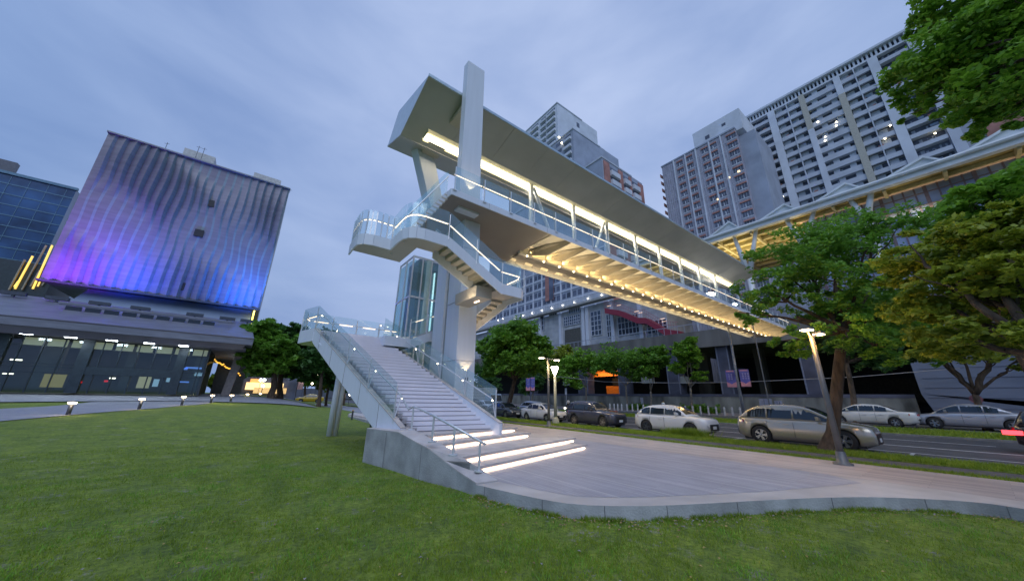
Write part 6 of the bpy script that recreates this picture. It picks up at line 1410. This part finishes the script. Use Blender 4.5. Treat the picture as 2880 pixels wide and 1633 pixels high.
for x in (843, 851): 
    p = AD(x, 1078, 130); g = MB(); g.box((p.x-.45, p.y, p.z-1.8), (p.x+.35, p.y+.1, p.z+1.8)); g.build('banner', mat('pale_pink_cloth', (.6, .36, .32), .7), bp2)
# distant skyline beyond the park, low and dark
for i, (x, D, ytop, wd, lab) in enumerate([(1010, 230, 1085, 60, 'low dim block far behind the stair foot'), (700, 260, 1085, 50, 'low dim block far behind the podium corner'), (880, 260, 1092, 70, 'low dim block far behind the taxi')]):
    p = AD(x, ytop, D); g = MB(); g.box((p.x-wd/4, p.y, 0), (p.x+wd/4, p.y+20, p.z)); tag(g.build('distant_block', mat('distant_block_grey%d' % i, (.12, .13, .16), .8), None), lab, 'building')
# ================================================================== GRASS BLADES, TUFTS AND LITTER
poly = [(p[0], p[1]) for p in plaza_poly]; poly2 = [(3.5, 12.75), (3.74, 11.1), (4.1, 8.96), (4.4, 8.0), (4.47, 7.2), (8, 7.2), (8, 12.75)]
def inside(xs, ys, pg):
    r = np.zeros(len(xs), bool); n = len(pg); j = n-1
    for i in range(n):
        xi, yi = pg[i]; xj, yj = pg[j]
        c = ((yi > ys) != (yj > ys)) & (xs < (xj-xi)*(ys-yi)/((yj-yi) or 1e-9)+xi); r ^= c; j = i
    return r
def blades(name, xs, ys, zs, hgt, wd, mt, label, cat='grass'):
    n = len(xs); r = RNG; a = r.random(n)*2*np.pi; h_ = hgt*(.5+r.random(n)); ln = r.normal(scale=.5, size=(n, 2))*h_[:, None]
    v = np.empty((n, 3, 3)); v[:, 0] = np.c_[xs-np.cos(a)*wd/2, ys-np.sin(a)*wd/2, zs-.005]; v[:, 1] = np.c_[xs+np.cos(a)*wd/2, ys+np.sin(a)*wd/2, zs-.005]; v[:, 2] = np.c_[xs+ln[:, 0], ys+ln[:, 1], zs+h_]
    me = bpy.data.meshes.new(name); me.vertices.add(n*3); me.vertices.foreach_set('co', v.ravel()); me.loops.add(n*3); me.loops.foreach_set('vertex_index', np.arange(n*3)); me.polygons.add(n)
    me.polygons.foreach_set('loop_start', np.arange(0, n*3, 3)); me.polygons.foreach_set('loop_total', np.full(n, 3)); me.materials.append(mt); me.update(calc_edges=True)
    o = bpy.data.objects.new(name, me); COL.objects.link(o); return tag(o, label, cat, kind='stuff')
M['blade'] = leafmat('grass_blade', (.34, .44, .035), (.14, .23, .02), 1.5)
def scatter(n, dmax, amin, amax, dmin=1.5):
    u = RNG.random(n); d = dmin+(dmax-dmin)*u**1.3; a = np.radians(amin+(amax-amin)*RNG.random(n)); return d*np.cos(a), d*np.sin(a)
xs, ys = scatter(330000, 19, -15, 125)
k = ~(inside(xs, ys, poly) | inside(xs, ys, poly2) | (xs > 16.4)); xs, ys = xs[k], ys[k]
pn = np.sin(xs*2.1+np.sin(ys*1.7)*1.4)+np.sin(ys*2.7+xs*.8)+np.sin(xs*5.3-ys*4.1)*.6; k = ((pn > -.75) & (np.sin(xs*9.7+ys*3.1)+np.sin(ys*11.3-xs*4.3)+np.sin(xs*23+1)*np.sin(ys*19) > -1.1)) | (RNG.random(len(xs)) < .18); xs, ys = xs[k], ys[k]
blades('grass', xs, ys, TT(xs, ys), .042, .012, M['blade'], 'short green lawn grass in the foreground')
cx0_, cy0_ = scatter(420, 14, 0, 120); ii = RNG.integers(0, 420, 26000); xs = cx0_[ii]+RNG.normal(scale=.16, size=26000); ys = cy0_[ii]+RNG.normal(scale=.16, size=26000)
k = ~(inside(xs, ys, poly) | inside(xs, ys, poly2) | (xs > 16.4)); xs, ys = xs[k], ys[k]; blades('grass', xs, ys, TT(xs, ys), .050, .014, M['leaf_bright'], 'slightly taller weed clumps scattered in the lawn')
# longer growth along the curb and verge
cu_ = np.array(curbS+[(4.49, 7.2), (4.13, 8.96), (3.75, 11.09), (3.52, 12.73)]); idx = RNG.integers(0, len(curbS)-1, 9000); t = RNG.random(9000)[:, None]; q = cu_[idx]*(1-t)+cu_[idx+1]*t; keep = (np.sin(q[:, 0]*5)+np.sin(q[:, 1]*7.3)+np.sin(q[:, 0]*13+q[:, 1]*9)) > -.3
q = q[keep]; nrm_ = -np.abs(RNG.normal(scale=.06, size=len(q))); q = q+np.c_[nrm_*.8, nrm_]; blades('grass', q[:, 0], q[:, 1], TT(q[:, 0], q[:, 1]), .07, .012, M['blade'], 'longer grass tufts growing along the plaza curb')
xs = 18.55+RNG.random(60000)*1.75; ys = -12+RNG.random(60000)*52; blades('grass', xs, ys, np.full(60000, .10), .10, .03, M['blade'], 'rough verge grass beside the kerb')
cx_ = 20.0; xs = RNG.normal(20.0, .14, 2600); ys = RNG.normal(10.3, .55, 2600); blades('grass', xs, ys, np.full(2600, .10), .34, .03, M['leaf_yellow'] if False else M['blade'], 'tall tuft of weeds by the white suv front wheel')
xs = 16.55+RNG.random(16000)*.6; ys = -12+RNG.random(16000)*50; blades('grass', xs, ys, np.full(16000, .07), .07, .025, M['blade'], 'thin grass strip between plaza and dark path')
xs = 36.5+RNG.random(40000)*2.4; ys = -25+RNG.random(40000)*90; blades('grass', xs, ys, .11+(xs-36.45)/2.55*.27, .13, .05, M['blade'], 'median grass across the road')
ff = MB()
for _ in range(1000):
    u = random.random(); 
    if u < .6: i = random.randrange(len(curbS)-6); a, b = curbS[i], curbS[i+1]; t = random.random(); x = a[0]+(b[0]-a[0])*t-abs(random.gauss(0, .22)); y = a[1]+(b[1]-a[1])*t-abs(random.gauss(0, .22))
    else: d = random.uniform(2.5, 12); a = R(random.uniform(5, 100)); x, y = d*math.cos(a), d*math.sin(a)
    if inside(np.array([x]), np.array([y]), poly)[0]: continue
    z = float(TT(x, y))+.03; s_ = random.uniform(.012, .034); a = random.random()*6.28; dx, dy = math.cos(a)*s_, math.sin(a)*s_
    ff.face([(x-dx, y-dy, z), (x+dy*.6, y-dx*.6, z+.012), (x+dx, y+dy, z+.004), (x-dy*.6, y+dx*.6, z+.014)], random.randrange(3))
o = ff.build('fallen_leaves', [mat('dry_leaf', (.34, .20, .11), .8), mat('grey_leaf', (.30, .27, .27), .8), mat('yellow_leaf', (.45, .32, .12), .8)], None, fix=False); tag(o, 'dry fallen leaves scattered on the grass by the curb', 'leaves', kind='stuff')

# ================================================================== SCOOTER RIDER between the white sedan and the dark suv
def skin_body(name, pts, edges, radii, m, parent):
    me = bpy.data.meshes.new(name); me.from_pydata([tuple(p) for p in pts], edges, []); o = bpy.data.objects.new(name, me); COL.objects.link(o)
    sk = o.modifiers.new('s', 'SKIN'); 
    for v_, r_0 in zip(me.skin_vertices[0].data, radii): v_.radius = (r_0, r_0)
    me.skin_vertices[0].data[0].use_root = True
    ss = o.modifiers.new('u', 'SUBSURF'); ss.levels = 1; ss.render_levels = 1
    dg_ = bpy.context.evaluated_depsgraph_get(); nm_ = bpy.data.meshes.new_from_object(o.evaluated_get(dg_)); o.modifiers.clear(); o.data = nm_; nm_.materials.append(m); o.parent = parent
    for p_ in nm_.polygons: p_.use_smooth = True
    return o
def rider(loc, label, jacket, helmet):
    sc_ = empty('scooter', tuple(loc), 'scooter under the '+label.split(' on a ')[0].split(' behind ')[0], 'scooter'); 
    g = MB(); g.bar((0, .55, .55), (0, -.45, .42), .30, .28); g.bar((0, -.45, .38), (0, -.72, .95), .34, .10); g.tube([(-.32, -.68, 1.02), (0, -.70, 1.05), (.32, -.68, 1.02)], .022, 6); g.box((-.14, -.1, .68), (.14, .75, .78)); g.build('body', Pdk, None).parent = sc_
    for y_ in (-.72, .62):
        g = MB(); g.tube([(-.05, y_, .25), (.05, y_, .25)], .25, 16); g.build('wheel', M['tyre'], None).parent = sc_
    g = MB(); g.lathe([(0, -.06), (.09, 0), (0, .06)], (0, -.78, .78), 8); g.build('headlight', M['dot_white'], None).parent = sc_
    pr = empty('person', tuple(loc), label, 'person')
    P_ = [(0, .25, .85), (0, .22, 1.10), (0, .16, 1.36), (0, .12, 1.50), (0, .09, 1.62), (.19, .16, 1.38), (.25, -.05, 1.18), (.28, -.55, 1.08), (-.19, .16, 1.38), (-.25, -.05, 1.18), (-.28, -.55, 1.08), (.12, .20, .83), (.17, -.20, .80), (.15, -.25, .42), (.15, -.36, .38), (-.12, .20, .83), (-.17, -.20, .80), (-.15, -.25, .42), (-.15, -.36, .38)]
    E_ = [(0, 1), (1, 2), (2, 3), (3, 4), (2, 5), (5, 6), (6, 7), (2, 8), (8, 9), (9, 10), (0, 11), (11, 12), (12, 13), (13, 14), (0, 15), (15, 16), (16, 17), (17, 18)]
    R_ = [.15, .15, .17, .07, .10, .08, .06, .045, .08, .06, .045, .10, .08, .055, .05, .10, .08, .055, .05]
    skin_body('body', P_, E_, R_, jacket, pr)
    g = MB(); g.lathe([(.10, 1.56), (.145, 1.64), (.15, 1.72), (.10, 1.82), (0, 1.85)], (0, .07, 0), 14); g.build('helmet', helmet, None, smooth=True).parent = pr
p_ = AX(1601, 1160, 25.6); rider((25.6, p_.y, 0), 'rider in dark jacket and pale helmet on a scooter between white sedan and dark suv', mat('dark_jacket', (.03, .03, .04), .8), mat('pale_helmet', (.6, .58, .55), .3))
p_ = AX(1871, 1165, 27.5); rider((27.5, p_.y, 0), 'rider in blue jacket with pale helmet behind the white suv', mat('blue_jacket', (.05, .06, .18), .8), mat('grey_helmet', (.42, .46, .48), .3))

g = MB()
for i in range(2, len(curbS)-10, 7):
    a, b = np.array(curbS[i]), np.array(curbS[i+1]); t_ = (b-a)/np.linalg.norm(b-a); n_2 = np.array([t_[1], -t_[0]]); c_ = a-n_2*(-.004)
    g.bar((a[0]+n_2[0]*.003, a[1]+n_2[1]*.003, -.25), (a[0]+n_2[0]*.003, a[1]+n_2[1]*.003, .078), .008, .008)
struct('curb_joints', g, mat('joint_grey', (.14, .14, .15), .8))
g = MB()
for (x, y) in [(4.42, 8.0), (3.75, 11.25), (4.08, 9.3)]:
    g.bar((x-.004, y, -.2), (x-.004, y, {8.0: .22, 11.25: .83, 9.3: .62}[y]), .008, .008)
g.build('joint', bpy.data.materials['joint_grey'], PL)
g = MB()
for t_ in (.18, .36, .54, .72, .9):
    p_ = SLb.lerp(SLt, t_); d_ = (SLt-SLb); s_ = V(-d_.y, d_.x, 0).normalized()*.004; q_ = p_+s_
    g.bar(q_-V(0, 0, .01), q_-V(0, 0, .80), .012, .012)
g.build('stringer_joint', M['kerb'], ST)
g = MB()
for k_ in range(12):
    x_ = X0+2+k_*3.9; g.box((x_, YN-.056, ZD-.29), (x_+.012, YN-.049, ZD+.01))
g.build('deck_joint', M['kerb'], FB)
